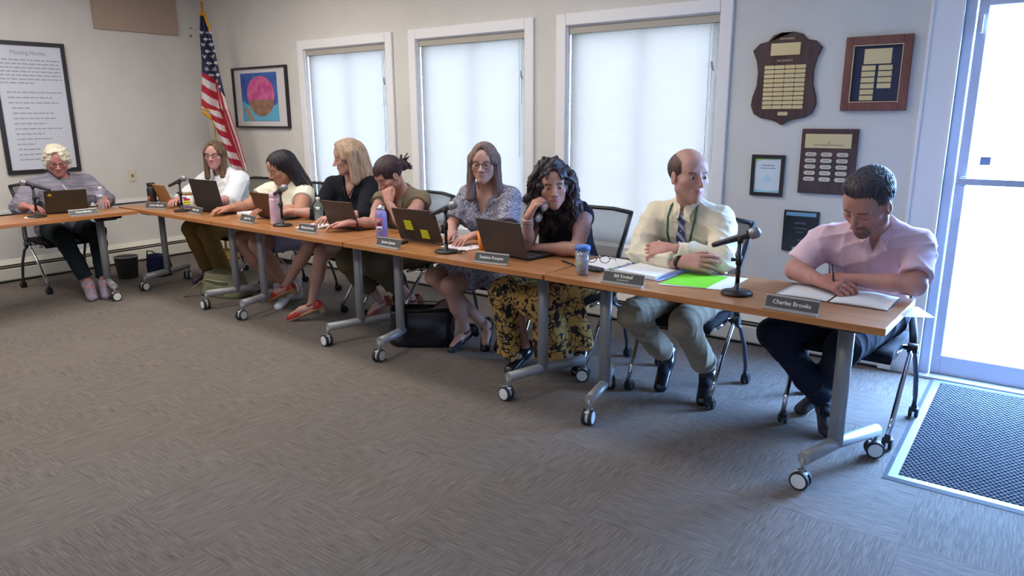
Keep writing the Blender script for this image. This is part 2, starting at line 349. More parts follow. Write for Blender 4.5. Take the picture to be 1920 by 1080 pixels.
# ---------------------------------------------------------------- things on the walls
# poster on the left wall
py0, py1, pz0, pz1 = 2.605, 3.24, .99, 2.183
o = thing('framed_poster', 'tall black framed poster of printed text on the left wall', 'poster', (XL, (py0+py1)/2, (pz0+pz1)/2))
w_, h_ = py1-py0, pz1-pz0; t = MB()
for s_ in (-1, 1): t.box((.014, s_*(w_/2-.018), 0), (.028, .036, h_)); t.box((.014, 0, s_*(h_/2-.018)), (.028, w_-.072, .036))
t.build('frame', FRAMEB, o, .003)
MB().box((.008, 0, 0), (.012, w_-.07, h_-.07)).build('printed_sheet', mat('poster_paper', (208, 212, 226), .6), o)
text('lettering', 'Meeting Norms', .055, mat('poster_grey', (150, 156, 172), .8), o, (.0148, .0, h_/2-.10), LR, sx=.85)
mb = MB(); z = h_/2-.165; rr = random.Random(3)
rows = [(-.26, .26)]*6+[(-.26, .02), None]+[(-.22, .25), (-.22, .16), (-.22, .2), (-.2, -.04), (-.2, .16), (-.2, .17), (-.2, .07), (-.2, .2), (-.2, .04), (-.2, .1), (-.2, -.05), (-.2, .0), (-.2, .05), (-.2, .12)]
for r_ in rows:
    if r_:
        y = r_[0]
        while y < r_[1]:
            wl = rr.uniform(.02, .06); wl = min(wl, r_[1]-y)
            if wl > .008: mb.box((.0146, y+wl/2, z), (.001, wl, .011))
            y += wl+.009
        z -= .034 if len([q for q in rows[:7]]) and z > h_/2-.37 else .047
    else: z -= .05
tag(mb.build('printed_lines', mat('poster_print', (158, 163, 178), .8), o), kind='stuff')
# framed painting
ax0, ax1, az0, az1 = -7.185, -6.26, 1.385, 2.0
o = thing('framed_painting', 'thin black frame with a painting of a pink and brown round cake on blue', 'painting', ((ax0+ax1)/2, YB, (az0+az1)/2)); w_, h_ = ax1-ax0, az1-az0
t = MB()
for s_ in (-1, 1): t.box((s_*(w_/2-.009), -.018, 0), (.018, .036, h_)); t.box((0, -.018, s_*(h_/2-.009)), (w_-.036, .036, .018))
t.build('frame', FRAMEB, o, .002); MB().box((0, -.008, 0), (w_-.03, .012, h_-.03)).build('mat_board', mat('mount_board', (216, 214, 218), .8), o)
pw, ph = .62, .485
MB().box((-.02, -.0155, .005), (pw, .003, ph)).build('canvas_blue', noise_mix(mat('paint_blue', (60, 96, 178), .7), (52, 70, 160), (72, 120, 190), (4, 4, 4), 1, 4), o)
def flat(poly, name, m, y, par): MB().prism(poly, .0012, ((0, y, 0), (1, 0, 0), (0, 0, 1), (0, -1, 0))).build(name, m, par)
flat([(-.33, -.235), (.29, -.235), (.29, -.06), (.2, -.09), (.1, -.1), (-.1, -.1), (-.22, -.07), (-.33, -.03)], 'painted_table', mat('paint_cyan', (98, 178, 212), .7), -.0172, o)
def disc(cx, cz, rx, rz, a0=0, a1=360, n=28): return [(cx+rx*math.cos(R(a0+(a1-a0)*k/n)), cz+rz*math.sin(R(a0+(a1-a0)*k/n))) for k in range(n if a1-a0 == 360 else n+1)]
flat(disc(.01, -.0, .225, .19), 'painted_cake', noise_mix(mat('paint_brown', (150, 112, 92), .7), (138, 98, 84), (170, 132, 108), (12, 12, 12), 1, 3), -.0186, o)
flat(disc(.01, .035, .235, .18, -18, 198), 'painted_icing', noise_mix(mat('paint_pink', (206, 84, 142), .7), (196, 66, 136), (218, 112, 160), (14, 14, 14), 1, 3), -.02, o)
flat([(-.30, -.10), (-.25, -.09), (-.2, -.14), (-.15, -.20), (-.13, -.235), (-.19, -.235), (-.23, -.19), (-.28, -.13)], 'painted_hand', mat('paint_hand', (176, 138, 112), .7), -.0186, o)
# shield plaque
o = thing('shield_plaque', 'shield-shaped dark wooden plaque with four columns of small brass plates', 'plaque', (-1.395, YB, 1.70))
def sp(px, py): return ((px-735)/918*170/1.0, 0)
pts_ = [(-.04, .275), (.04, .275), (.085, .262), (.115, .228), (.165, .218), (.205, .178), (.178, .12), (.165, .05), (.168, -.03), (.19, -.10), (.196, -.15), (.175, -.20), (.13, -.225), (.07, -.235), (.03, -.25), (0, -.268)]
poly = pts_+[(-x, y) for x, y in pts_[::-1][1:]]
MB().prism(poly, .022, ((0, 0, 0), (1, 0, 0), (0, 0, 1), (0, -1, 0))).build('shield_board', WALN, o, .004)
MB().box((-.005, -.025, .178), (.175, .006, .072)).build('header_plate', GOLD, o, .002)
text('lettering', 'AWARD', .017, GOLD, o, (0, -.0225, .238), WR, sx=1.4); text('lettering', 'RECIPIENTS', .015, GOLD, o, (-.005, -.0225, .112), WR, sx=1.2)
pm = MB().box((0, 0, 0), (.056, .003, .0215)).box((0, 0, 0), (.060, .0029, .014)).mesh('name_plate', GOLD)
for i in range(4):
    for j in range(10): link('name_plate', pm, o, (-.0935+.0615*i, -.0238, .075-.0262*j))
link('name_plate', pm, o, (.006, -.0238, -.200))
# cherry framed plaque
o = thing('framed_plaque', 'reddish wooden frame with navy backing and brass plates, highest on the wall by the door', 'plaque', (-.889, YB, 1.718)); w_, h_ = .345, .41; t = MB()
for s_ in (-1, 1): t.box((s_*(w_/2-.022), -.015, 0), (.044, .03, h_)); t.box((0, -.015, s_*(h_/2-.024)), (w_-.088, .03, .048))
t.build('frame', CHERRY, o, .004); t = MB()
for s_ in (-1, 1): t.box((s_*(w_/2-.046), -.02, 0), (.004, .022, h_-.09)); t.box((0, -.02, s_*(h_/2-.05)), (w_-.096, .022, .004))
t.build('gold_fillet', GOLD, o); MB().box((0, -.006, 0), (w_-.08, .01, h_-.09)).build('backing', NAVY, o)
MB().box((0, -.0125, .095), (.142, .003, .082)).build('header_plate', GOLD, o)
pm2 = MB().box((0, 0, 0), (.071, .003, .027)).mesh('name_plate', GOLD)
for i in range(6): link('name_plate', pm2, o, (-.042, -.0125, .032-.033*i))
for i in range(4): link('name_plate', pm2, o, (.045, -.0125, .032-.033*i))
# walnut plaque with three columns
o = thing('wooden_plaque', 'rectangular dark wooden plaque with three columns of rounded plates, above the seated man in pink', 'plaque', (-1.105, YB, 1.217)); w_, h_ = .318, .386
MB().box((0, -.01, 0), (w_, .02, h_)).build('board', WALN, o, .003); MB().box((-.005, -.0215, .122), (.262, .003, .083)).build('header_plate', GOLD, o)
text('lettering', 'THE', .010, INKD, o, (0, -.0235, .112), WR); text('lettering', 'OUTSTANDING SERVICE AWARD', .0105, INKD, o, (0, -.0235, .098), WR, sx=1.1)
mb = MB(); poly = disc(.021, 0, .012, .012, -90, 90, 6)+disc(-.021, 0, .012, .012, 90, 270, 6); mb.prism(poly, .003, ((0, 0, 0), (1, 0, 0), (0, 0, 1), (0, -1, 0))); mb.mat(1).box((0, -.0033, .0), (.036, .001, .004))
pm3 = mb.mesh('name_plate', [mat('silver_plate', (206, 192, 176), .3, .35), INK])
for i in range(3):
    for j in range(5): link('name_plate', pm3, o, (-.097+.09*i, -.0202, .043-.037*j))
# small certificate and black plaque
o = thing('framed_certificate', 'small black framed certificate with green and blue printing', 'certificate', (-1.458, YB, 1.12)); w_, h_ = .206, .257; t = MB()
for s_ in (-1, 1): t.box((s_*(w_/2-.011), -.009, 0), (.022, .018, h_)); t.box((0, -.009, s_*(h_/2-.011)), (w_-.044, .018, .022))
t.build('frame', FRAMEB, o, .002); MB().box((0, -.005, 0), (w_-.04, .006, h_-.04)).build('sheet', mat('cert_paper', (214, 226, 238), .5), o)
flat([(-.082, .107), (-.082, .085), (-.03, .098), (.03, .1), (.08, .107)], 'printed_corner', mat('cert_green', (176, 214, 130), .6), -.0082, o)
flat([(-.082, -.107), (.082, -.107), (.082, -.09), (0, -.098), (-.082, -.088)], 'printed_wave', mat('cert_blue', (150, 206, 226), .6), -.0082, o)
flat(disc(0, -.02, .025, .022), 'printed_seal', mat('cert_seal', (184, 224, 238), .6), -.0082, o)
text('lettering', 'CERTIFICATE', .014, INKD, o, (0, -.0085, .062), WR); text('lettering', 'of appreciation', .012, INKD, o, (0, -.0085, .046), WR, sx=1.4)
o = thing('glossy_plaque', 'black plaque with blue bands behind the shoulder of the man in pink', 'plaque', (-1.228, YB, .784)); w_, h_ = .21, .257
MB().box((0, -.008, 0), (w_, .016, h_)).build('board', mat('gloss_black', (26, 26, 32), .25), o, .003)
flat([(-.09, .095), (.09, .095), (.09, .118), (-.09, .118)], 'blue_band', mat('plaque_blue', (112, 164, 200), .4), -.0165, o)
flat([(-.04, -.115), (.09, -.115), (.09, -.1), (-.04, -.1)], 'lower_blue_band', mat('plaque_blue', (0, 0, 0)), -.0165, o)
for k, (s_, zz, sz) in enumerate((('CERTIFIED', .05, .016), ('Community', .02, .017), ('School', -.005, .015), ('2023', -.055, .014))): text('lettering', s_, sz, INK, o, (0, -.0172, zz), WR)

# ---------------------------------------------------------------- flag in the corner
fx0, fy0 = -7.10, 4.32
RIGHT = np.array((rt.x, rt.y, 0)); RIGHT /= np.linalg.norm(RIGHT); DEP = np.array((-RIGHT[1], RIGHT[0], 0))
o = thing('flag', 'United States flag hanging on a gilt pole in the corner', 'flag', (fx0, fy0, 0))
MB().tube([(0, 0, .03), (0, 0, 2.66)], .013, 10).build('pole', mat('gilt_pole', (206, 176, 96), .3, .6), o)
MB().lathe([(.14, 0), (.14, .02), (.11, .035), (.03, .05), (.02, .08)], (0, 0, 0), 24).build('pole_base', mat('gilt_base', (170, 136, 66), .35, .7), o)
MB().lathe([(.0, 2.62), (.02, 2.63), (.022, 2.65), (.012, 2.67), (.02, 2.69), (.03, 2.71), (.012, 2.73), (.008, 2.77), (.03, 2.80), (.034, 2.83), (.018, 2.88), (0, 2.93)], (0, 0, 0), 12).build('finial', mat('gilt_pole', (0, 0, 0)), o)
N1, N2 = 150, 60; vs = []; cols = []
def lerp(a, b, t): return a+(b-a)*t
zt, zb = 2.53, .95
LB = [(0, -.008), (.15, -.03), (.30, -.03), (.45, -.055), (.60, -.085), (.615, -.01), (.8, .08), (1, .17)]
RB = [(0, .03), (.1, .075), (.25, .11), (.45, .155), (.6, .20), (.8, .28), (1, .34)]
FB = [(0, .02), (.15, .02), (.35, .035), (.57, .06), (.8, .15), (1, .26)]      # the fold line
def itp(t, L):
    return float(np.interp(t, [a for a, b in L], [b for a, b in L]))
for i in range(N1+1):
    s = i/N1; z = lerp(zt, zb, s); l_, r_ = itp(s, LB), itp(s, RB)
    for j in range(N2+1):
        t = j/N2; u = lerp(l_, r_, t); dep = -.03-.05*math.sin(t*PI*2.6+.4)*min(1, s*3+.15)-.012*math.sin(t*17+s*4)
        p = RIGHT*u+DEP*dep; vs.append((p[0], p[1], z))
me = bpy.data.meshes.new('flag_cloth'); fs = [(i*(N2+1)+j, i*(N2+1)+j+1, (i+1)*(N2+1)+j+1, (i+1)*(N2+1)+j) for i in range(N1) for j in range(N2)]
me.from_pydata(vs, [], fs); red, white, blue, gold = lin((170, 30, 52)), lin((212, 200, 202)), lin((38, 44, 78)), lin((216, 158, 40))
at = me.color_attributes.new('Col', 'FLOAT_COLOR', 'CORNER'); buf = []
stars = []
for k in range(12):
    for q in range(3): stars.append((.13+.037*k, .03+.045*q+(.022 if k % 2 else 0)+.07*(.13+.037*k)))
for i in range(N1):
    s = (i+.5)/N1; l_, r_, f_ = itp(s, LB), itp(s, RB), itp(s, FB)
    for j in range(N2):
        t = (j+.5)/N2; u = lerp(l_, r_, t); dl = (u-l_)
        if (s < .03) or (s < .12 and r_-u < .014): c = gold
        elif s > .60 and s < .63 and u < .0: c = gold
        elif (u < f_ and s < .37+.35*(dl)) or (u >= f_ and s < .37+1.0*(u-f_)+.04):
            c = blue
            for (a, b) in stars:
                dx = (u-b+.05); dz = (s-a)*(zt-zb)
                rad = math.hypot(dx, dz)
                if rad < .013*(1+.45*math.cos(5*math.atan2(dx, dz))) : c = white
        elif u < f_: c = red if math.floor((s*(zt-zb)-.75*dl)/.072+.3) % 2 == 0 else white
        else:
            q = (u-f_)/(r_-f_+1e-6); c = red if int(q*4.2+.0) % 2 == 0 else white
        buf += [c[0], c[1], c[2], 1]*4
at.data.foreach_set('color', buf); me.polygons.foreach_set('use_smooth', [True]*len(fs))
fm = mat('flag_cloth', (200, 200, 200), .8); n_, l_, b_ = nodes(fm); va = n_.new('ShaderNodeVertexColor'); va.layer_name = 'Col'; l_.new(va.outputs[0], b_.inputs[0]); me.materials.append(fm)
fo = link('flag_cloth', me, o); md = fo.modifiers.new('s', 'SOLIDIFY'); md.thickness = .003
mb = MB(); FRM = mat('gold_fringe', (216, 158, 40), .8)
for i in range(0, N1+1, 2):
    s = i/N1
    if s < .5: continue
    if s > .62: break
    p = RIGHT*(itp(s, LB)-.004)+DEP*(-.045); zz = lerp(zt, zb, s); mb.tube([(p[0], p[1], zz+.006), (p[0]-RIGHT[0]*.012, p[1]-RIGHT[1]*.012, zz-.012)], .004, 5)
for k in range(12):
    u = lerp(-.085, .0, k/11); p = RIGHT*u+DEP*(-.045); zz = lerp(zt, zb, .605+.004*k); mb.tube([(p[0], p[1], zz+.004), (p[0], p[1], zz-.04)], .005, 5)
mb.build('fringe', FRM, o)

# ---------------------------------------------------------------- tables
TZ = .735
TLEN = 1.53; TD = .56
def make_table(name, label, loc, rz, group, leg_dx=(.23, .23), wood=WOOD, lab=None):
    o = thing(name, label, 'table', loc, rz, group)
    MB().box((0, 0, TZ-.014), (TLEN, TD-.004, .026)).build('tabletop', wood, o, .002)
    t = MB(); t.box((0, -TD/2+.001, TZ-.015), (TLEN+.002, .004, .0285)); t.box((0, TD/2-.001, TZ-.015), (TLEN+.002, .004, .0285))
    for s_ in (-1, 1): t.box((s_*(TLEN/2), 0, TZ-.015), (.004, TD-.004, .0285))
    t.build('edge_band', WOODE, o, .001)
    for s_ in (-1, 1):
        x = s_*(TLEN/2-.19); ft = (x+s_*(-.10), -TD/2+.04, .125); bk = (x+s_*.10, TD/2-.03, .125); pt = (x, .0, .125)
        if s_ < 0: pass
        ft = (x-s_*(-.07), -TD/2+.04, .125); bk = (x+s_*.17-.0, TD/2-.03, .125)
        ft = (x-s_*.06, -TD/2+.04, .125); bk = (x+s_*.11, TD/2-.03, .125)
        MB().tube([(x, -.005, .12), (x, -.005, TZ-.05)], .026, 16, flat=1.25).build('leg', METAL, o)
        g = MB().tube([ft, (x, -.005, .125), bk], .027, 16).build('foot', METAL, o)
        for p in (ft, bk):
            a = (PI*.98 if s_ > 0 else PI*.58)+(.5 if p is bk else 0)
            c = MB(); c.cyl((p[0], p[1], .125), (p[0], p[1], .075), .009); c.box((p[0], p[1]-.0, .068), (.02, .036, .022)); c.build('caster_stem', METAL, o)
            wv = np.array((math.cos(a+PI/2), math.sin(a+PI/2), 0)); cc = np.array((p[0], p[1]-.014, .039))
            w = MB()
            for q in (-1, 1): w.cyl(cc+wv*q*.008, cc+wv*q*.026, .039, .039, 20)
            w.build('caster_wheel', BLACKR, o, .002)
            h = MB().cyl(cc-wv*.0285, cc+wv*.0285, .031, .031, 20); h.box((cc[0], cc[1], .058), (.05, .026, .03), a); h.build('caster_hub', WHITEP, o, .002)
        MB().box((x, 0, TZ-.045), (.05, TD*.62, .034)).build('top_bracket', DARKM, o, .004)
        t = MB().box((x-s_*.0, -.12, TZ-.052), (.17, .055, .045)); t.box((x+s_*.10, -.12, TZ-.052), (.06, .03, .03)); t.build('flip_latch', BLACK, o, .008)
    MB().tube([(-TLEN/2+.17, .07, TZ-.05), (TLEN/2-.17, .07, TZ-.05)], .016, 10).build('cross_beam', METAL, o)
    return o
rz = -.030
def rowc(xc): return (xc, 2.83+(-.4-xc)*.031+TD/2, 0)
t3 = make_table('folding_table', 'wheeled table with wood-look top nearest the door, under the man in pink', rowc(-1.175), rz, 'wheeled tables pushed together')
for xc, lb in ((-2.725, 'wheeled table with wood-look top carrying the two yellow sticky notes laptop and the orange cup'), (-4.275, 'wheeled table with wood-look top carrying the pink bottle and the clear water bottle'), (-5.825, 'wheeled corner table with wood-look top in front of the flag')):
    c = copy_tree(t3); c.location = rowc(xc); c['label'] = lb
c = copy_tree(t3); c.location = (-6.155-TD/2, 2.20, 0); c.rotation_euler = (0, 0, PI/2+.0); c['label'] = 'wheeled table along the left wall, in front of the white-haired woman'
c = copy_tree(t3); c.location = (-6.155-TD/2, .655, 0); c.rotation_euler = (0, 0, PI/2); c['label'] = 'wheeled table continuing the left row, mostly outside the picture'
# white sheet sticking out beyond the right table end
o = MB().box((0, 0, 0), (.20, .17, .002)).build('loose_sheet', PAPER, None, 0, (-.435, 3.27, .700)); o.rotation_euler = (0, 0, .5); tag(o, 'white sheet sticking out under the right end of the table by the door', 'sheet')

# ---------------------------------------------------------------- chairs
MESHB = bpy.data.materials.new('chair_mesh'); MESHB.use_nodes = True
_n, _l = MESHB.node_tree.nodes, MESHB.node_tree.links; _b = _n['Principled BSDF']; _b.inputs['Base Color'].default_value = (.014, .014, .02, 1); _b.inputs['Roughness'].default_value = .7
_tr = _n.new('ShaderNodeBsdfTransparent'); _mx = _n.new('ShaderNodeMixShader'); _mx.inputs[0].default_value = .62; _o = _n['Material Output']
_l.new(_b.outputs[0], _mx.inputs[2]); _l.new(_tr.outputs[0], _mx.inputs[1]); _l.new(_mx.outputs[0], _o.inputs[0])
SEATF = fabric('seat_fabric', (26, 26, 32), (38, 38, 46), 300, .3)
def make_chair(label, loc, rz):
    o = thing('nesting_chair', label, 'chair', loc, rz, 'black mesh-backed chairs on wheels')
    t = MB(); n = 9; sv = []
    for i in range(n):
        for j in range(n):
            x = (i/(n-1)-.5)*.44; y = (j/(n-1)-.5)*.42; e = max(abs(x)/.22, abs(y)/.21)
            sv.append((x*(1-.05*(e > .9)), y-.02, .455-.012*(1-e*e)-(.02 if y < -.19 else 0)))
    m = len(sv); sv += [(x, y, z-.035) for x, y, z in sv]; f = []
    for i in range(n-1):
        for j in range(n-1):
            a = i*n+j; f.append((a, a+n, a+n+1, a+1)); f.append((m+a, m+a+1, m+a+n+1, m+a+n))
    for k in range(n-1):
        for (a, b) in ((k, k+1), ((n-1)*n+k+1, (n-1)*n+k), ((k+1)*n, k*n), (k*n+n-1, (k+1)*n+n-1)): f.append((a, b, b+m, a+m))
    t.add(sv, f, True).build('seat', SEATF, o)
    # back: trapezoid frame, narrower below, slightly reclined
    TL, TR_, BR, BL = (-.225, .30, .915), (.225, .30, .915), (.165, .215, .56), (-.165, .215, .56)
    t = MB().tube([(-.225, .31, .91), (-.1, .318, .925), (.1, .318, .925), (.225, .31, .91)], [.024]*4, 10, flat=.5)
    for s_ in (-1, 1): t.tube([(s_*.225, .31, .915), (s_*.205, .275, .78), (s_*.185, .24, .66), (s_*.18, .215, .57)], [.014, .015, .016, .015], 10)
    t.tube([(-.18, .215, .57), (0, .225, .565), (.18, .215, .57)], .013, 8); t.build('back_frame', BLACK, o)
    q = 8; vs = []
    for i in range(q+1):
        for j in range(q+1):
            u = i/q; v = j/q; hw = lerp(.178, .216, v); x = (u*2-1)*hw; vs.append((x, lerp(.215, .308, v)+.022*(1-(2*u-1)**2)-.02*math.sin(v*PI), lerp(.57, .915, v)))
    t = MB().add(vs, [(i*(q+1)+j, (i+1)*(q+1)+j, (i+1)*(q+1)+j+1, i*(q+1)+j+1) for i in range(q) for j in range(q)], True).build('back_mesh', MESHB, o)
    for s_ in (-1, 1):
        MB().tube([(s_*.182, .22, .60), (s_*.215, .17, .54), (s_*.24, .10, .47), (s_*.25, .055, .415)], [.016, .018, .018, .016], 10, flat=.6).build('back_support', BLACK, o)
        t = MB().tube([(s_*.25, .05, .425), (s_*.25, -.02, .38), (s_*.245, -.11, .27), (s_*.24, -.19, .14), (s_*.235, -.235, .07)], .0115, 12); t.build('front_leg', CHROME, o)
        t = MB().tube([(s_*.25, .03, .41), (s_*.255, .12, .36), (s_*.262, .19, .24), (s_*.265, .225, .12), (s_*.265, .235, .07)], .0115, 12); t.build('rear_leg', DARKM, o)
        MB().cyl((s_*.23, .045, .415), (s_*.275, .045, .415), .026, .024, 14).build('pivot', BLACK, o, .003)
        for (x, y) in ((s_*.235, -.235), (s_*.265, .235)):
            c = MB().cyl((x, y, .075), (x, y, .05), .012, .016, 10)
            for e in (-1, 1): c.cyl((x+e*.006, y+.012, .027), (x+e*.022, y+.012, .027), .027, .025, 14)
            c.box((x, y+.01, .045), (.03, .045, .02)); c.build('caster', BLACK, o, .002)
    t = MB().cyl((-.25, .045, .415), (.25, .045, .415), .012, .012, 10); t.tube([(-.2, -.12, .40), (-.2, .1, .405)], .01, 8); t.tube([(.2, -.12, .40), (.2, .1, .405)], .01, 8); t.build('seat_bar', CHROME, o)
    return o
CH = [(-.68, 3.70, -.02, 'black mesh chair on wheels under the man in the pink polo, nearest the door'),
      (-1.52, 3.66, .02, 'black mesh chair on wheels under the man in the striped tie'),
      (-2.29, 3.69, 0, 'black mesh chair on wheels under the curly-haired woman, back panel in plain view'),
      (-3.00, 3.74, .05, 'black mesh chair on wheels under the woman in the grey patterned dress'),
      (-3.86, 3.80, -.15, 'black mesh chair on wheels under the woman in the olive dress'),
      (-4.52, 3.84, -.15, 'black mesh chair on wheels under the blond woman in black'),
      (-5.22, 3.82, -.1, 'black mesh chair on wheels under the woman with long black hair'),
      (-6.10, 3.86, .1, 'black mesh chair on wheels under the woman in the white sweater'),
      (-7.13, 2.72, PI/2, 'black mesh chair on wheels under the white-haired woman by the left wall')]
c0 = None
for i, (x, y, a, lb) in enumerate(CH):
    if c0 is None: c0 = make_chair(lb, (x, y, 0), a)
    else:
        c = copy_tree(c0); c.location = (x, y, 0); c.rotation_euler = (0, 0, a); c['label'] = lb
# ---------------------------------------------------------------- things on the tables
T0 = TZ+.0005
def make_mic(label, loc, rz):
    o = thing('microphone', label, 'microphone', (loc[0], loc[1], T0), rz, 'desk microphones on round bases')
    MB().lathe([(.066, 0), (.068, .006), (.064, .012), (.02, .016), (.011, .022), (.011, .05)], (0, 0, 0), 32).build('round_base', BLACK, o)
    t = MB().tube([(0, 0, .02), (0, 0, .24)], [.0095, .0085], 14); t.cyl((0, 0, .13), (0, 0, .17), .0135); t.build('stem', BLACK, o)
    MB().tube([(-.012, 0, .15), (-.032, 0, .15)], [.006, .009], 10).build('knob', BLACK, o)
    a = np.array((-.118, 0, .205)); b = np.array((.028, 0, .262)); d = (b-a)/np.linalg.norm(b-a)
    MB().tube([(0, 0, .225), (0, 0, .25)], [.012, .018], 12).build('clip', BLACK, o)
    t = MB().tube([a, a+d*.012, a+d*.05, b-d*.01, b, b+d*.012], [.010, .0125, .0125, .0165, .019, .019], 18); t.build('handle', mat('mic_body', (40, 44, 56), .35), o)
    t = MB().tube([b+d*.012, b+d*.016, b+d*.032, b+d*.047, b+d*.055, b+d*.058], [.022, .025, .0255, .023, .014, .004], 18); t.build('grille', noise_mix(mat('mic_grille', (150, 152, 160), .4, .6), (96, 98, 106), (180, 182, 190), (1, 1, 1), 600, 1), o)
    return o
m0 = make_mic('microphone between the man in the tie and the man in pink', (-1.044, 3.036), .1)
for x, y, a, lb in ((-2.745, 3.044, .0, 'microphone in front of the woman in the patterned dress'), (-4.412, 3.145, -.1, 'microphone beside the pink bottle'), (-5.801, 3.167, .25, 'microphone on the corner table beside the rainbow cup'), (-6.422, 2.31, -2.1, 'microphone in front of the white-haired woman')):
    c = copy_tree(m0); c.location = (x, y, T0); c.rotation_euler = (0, 0, a); c['label'] = lb
def laptop(label, loc, rz, w, hs, tilt, col, base=None, dep=None, notes=(), dot=None):
    o = thing('laptop', label, 'laptop', (loc[0], loc[1], T0), rz, 'open laptops on the tables'); dep = dep or w*.68
    lm = mat('laptop_%d_%d_%d' % col, col, .45, .1); bm_ = base or mat('laptop_base', (52, 52, 58), .45)
    MB().box((0, dep/2, .010), (w, dep, .014)).build('keyboard_base', bm_, o, .003)
    MB().box((0, dep*.42, .0178), (w*.86, dep*.42, .002)).build('keys', mat('laptop_keys', (30, 30, 34), .6), o)
    ca, sa = math.cos(tilt), math.sin(tilt)
    def P(u, v, n): return (u, -v*sa-n*ca, .014+v*ca-n*sa)
    t = MB(); q = [P(-w/2, .0, 0), P(w/2, .0, 0), P(w/2, hs, 0), P(-w/2, hs, 0), P(-w/2, 0, .008), P(w/2, 0, .008), P(w/2, hs, .008), P(-w/2, hs, .008)]
    t.add(q, [(0, 1, 2, 3), (7, 6, 5, 4), (0, 4, 5, 1), (1, 5, 6, 2), (2, 6, 7, 3), (3, 7, 4, 0)]).build('lid', lm, o, .002)
    t = MB(); q = [P(-w*.46, hs*.06, -.001), P(w*.46, hs*.06, -.001), P(w*.46, hs*.95, -.001), P(-w*.46, hs*.95, -.001)]; t.add(q, [(3, 2, 1, 0)]).build('screen', mat('laptop_screen', (70, 84, 110), .2), o)
    t = MB(); t.cyl((-w*.3, 0, .014), (w*.3, 0, .014), .007, .007, 10); t.build('hinge', BLACK, o)
    for i, (u, v, sx, sy, c_) in enumerate(notes):
        q = [P(u-sx/2, v-sy/2, .0092), P(u+sx/2, v-sy/2, .0096), P(u+sx/2-.004, v+sy/2, .0095), P(u-sx/2+.002, v+sy/2, .0092)]
        q += [tuple(np.array(a)+np.array(P(0, 0, .0012))-np.array(P(0, 0, 0))) for a in q]
        MB().add(q, [(0, 1, 2, 3), (7, 6, 5, 4), (0, 4, 5, 1), (1, 5, 6, 2), (2, 6, 7, 3), (3, 7, 4, 0)]).build('sticky_note' if sx > .03 else 'sticker', mat('note_%d_%d_%d' % c_, c_, .7), o)
    return o
YEL = (206, 210, 40)
laptop('black laptop with a small yellow sticker in front of the white-haired woman', (-6.485, 2.56), R(72), .30, .185, .25, (62, 52, 40), notes=[(-.11, .15, .028, .018, (206, 180, 30))])
laptop('tan laptop lid on the corner table beside the black bottle', (-6.33, 3.33), R(-4), .27, .185, .38, (176, 134, 88))
laptop('large black laptop in front of the woman in the white sweater', (-5.50, 3.25), R(0), .40, .265, .20, (44, 44, 46), mat('black_base', (34, 34, 38), .4), .27)
laptop('brown laptop behind the pink bottle', (-4.78, 3.30), R(-3), .30, .20, .30, (84, 56, 38))
laptop('dark brown laptop in front of the blond woman', (-3.90, 3.285), R(3), .295, .20, .34, (66, 52, 44))
laptop('dark laptop with two yellow sticky notes on its lid', (-3.09, 3.205), R(2), .345, .215, .36, (62, 52, 50), mat('silver_base', (188, 192, 208), .4), .25, notes=[(-.065, .105, .066, .066, YEL), (.052, .052, .066, .06, YEL)])
laptop('dark laptop right of the orange cup, in front of the curly-haired woman', (-2.385, 3.135), R(-9), .35, .205, .30, (66, 58, 58), None, .22)
def nameplate(label, nm, loc, rz, sub=None, L=.21, tilt=.35, sx=1.0):
    o = thing('nameplate', label, 'nameplate', (loc[0], loc[1], T0), rz, 'nameplates along the table edge'); h = .052
    ca, sa = math.cos(tilt), math.sin(tilt)
    t = MB().box((0, -.003, .002), (L, .03, .004)); t.box((0, sa*h/2+.004, h/2*ca+.003), (L, .003, h), 0, -tilt); t.box((0, sa*h+.001, h*ca+.004), (L, .008, .004), 0, -tilt)
    t.box((0, -.006, .006), (L, .004, .006)); t.build('holder', ALU, o)
    MB().box((0, sa*h/2+.004-.003*ca, h/2*ca+.003+.003*sa), (L-.004, .003, h-.010), 0, -tilt).build('plate', PLATEG, o)
    zc = h/2*ca+.003; rot = (R(90)-tilt, 0, 0)
    tt = text('lettering', nm, .024 if not sub else .0225, WHITET, o, (0, sa*h/2+.004-.0052*ca+(.0 if not sub else .006*sa), zc+.0052*sa+(.000 if not sub else .006*ca)), rot, sx=sx*.95, bold=.0003)
    if sub: text('lettering', sub, .010, WHITET, o, (0, sa*h/2+.004-.0052*ca-.011*sa, zc+.0052*sa-.011*ca), rot)
    return o
nameplate('nameplate in front of the man in the pink polo, at the right table end', 'Charles Brooks', (-.768, 2.872), R(-3), sx=1.05)
nameplate('nameplate with two lines of lettering in front of the man in the tie', 'Bill Kimball', (-1.535, 2.905), R(1), 'Superintendent')
nameplate('nameplate in front of the curly-haired woman, below her dark laptop', 'Suzanne Kenyon', (-2.335, 2.935), R(6), sx=.98)
nameplate('nameplate below the purple bottle', 'Joanne James', (-3.135, 2.955), R(-3))
nameplate('nameplate right of the pink bottle and microphone', 'Michaela Brown', (-4.01, 3.045), R(0), L=.19, sx=.9)
nameplate('small nameplate left of the pink bottle', 'Jamie Paul', (-4.77, 3.09), R(-6))
nameplate('nameplate at the foot of the large black laptop', 'Martha Hall', (-5.56, 3.14), R(-6))
nameplate('nameplate in the corner below the black bottle', 'Corinne Marshall', (-6.14, 3.12), R(24), sx=.85)
nameplate('nameplate in front of the white-haired woman', 'Anna Martin', (-6.225, 2.58), R(84), tilt=.75)
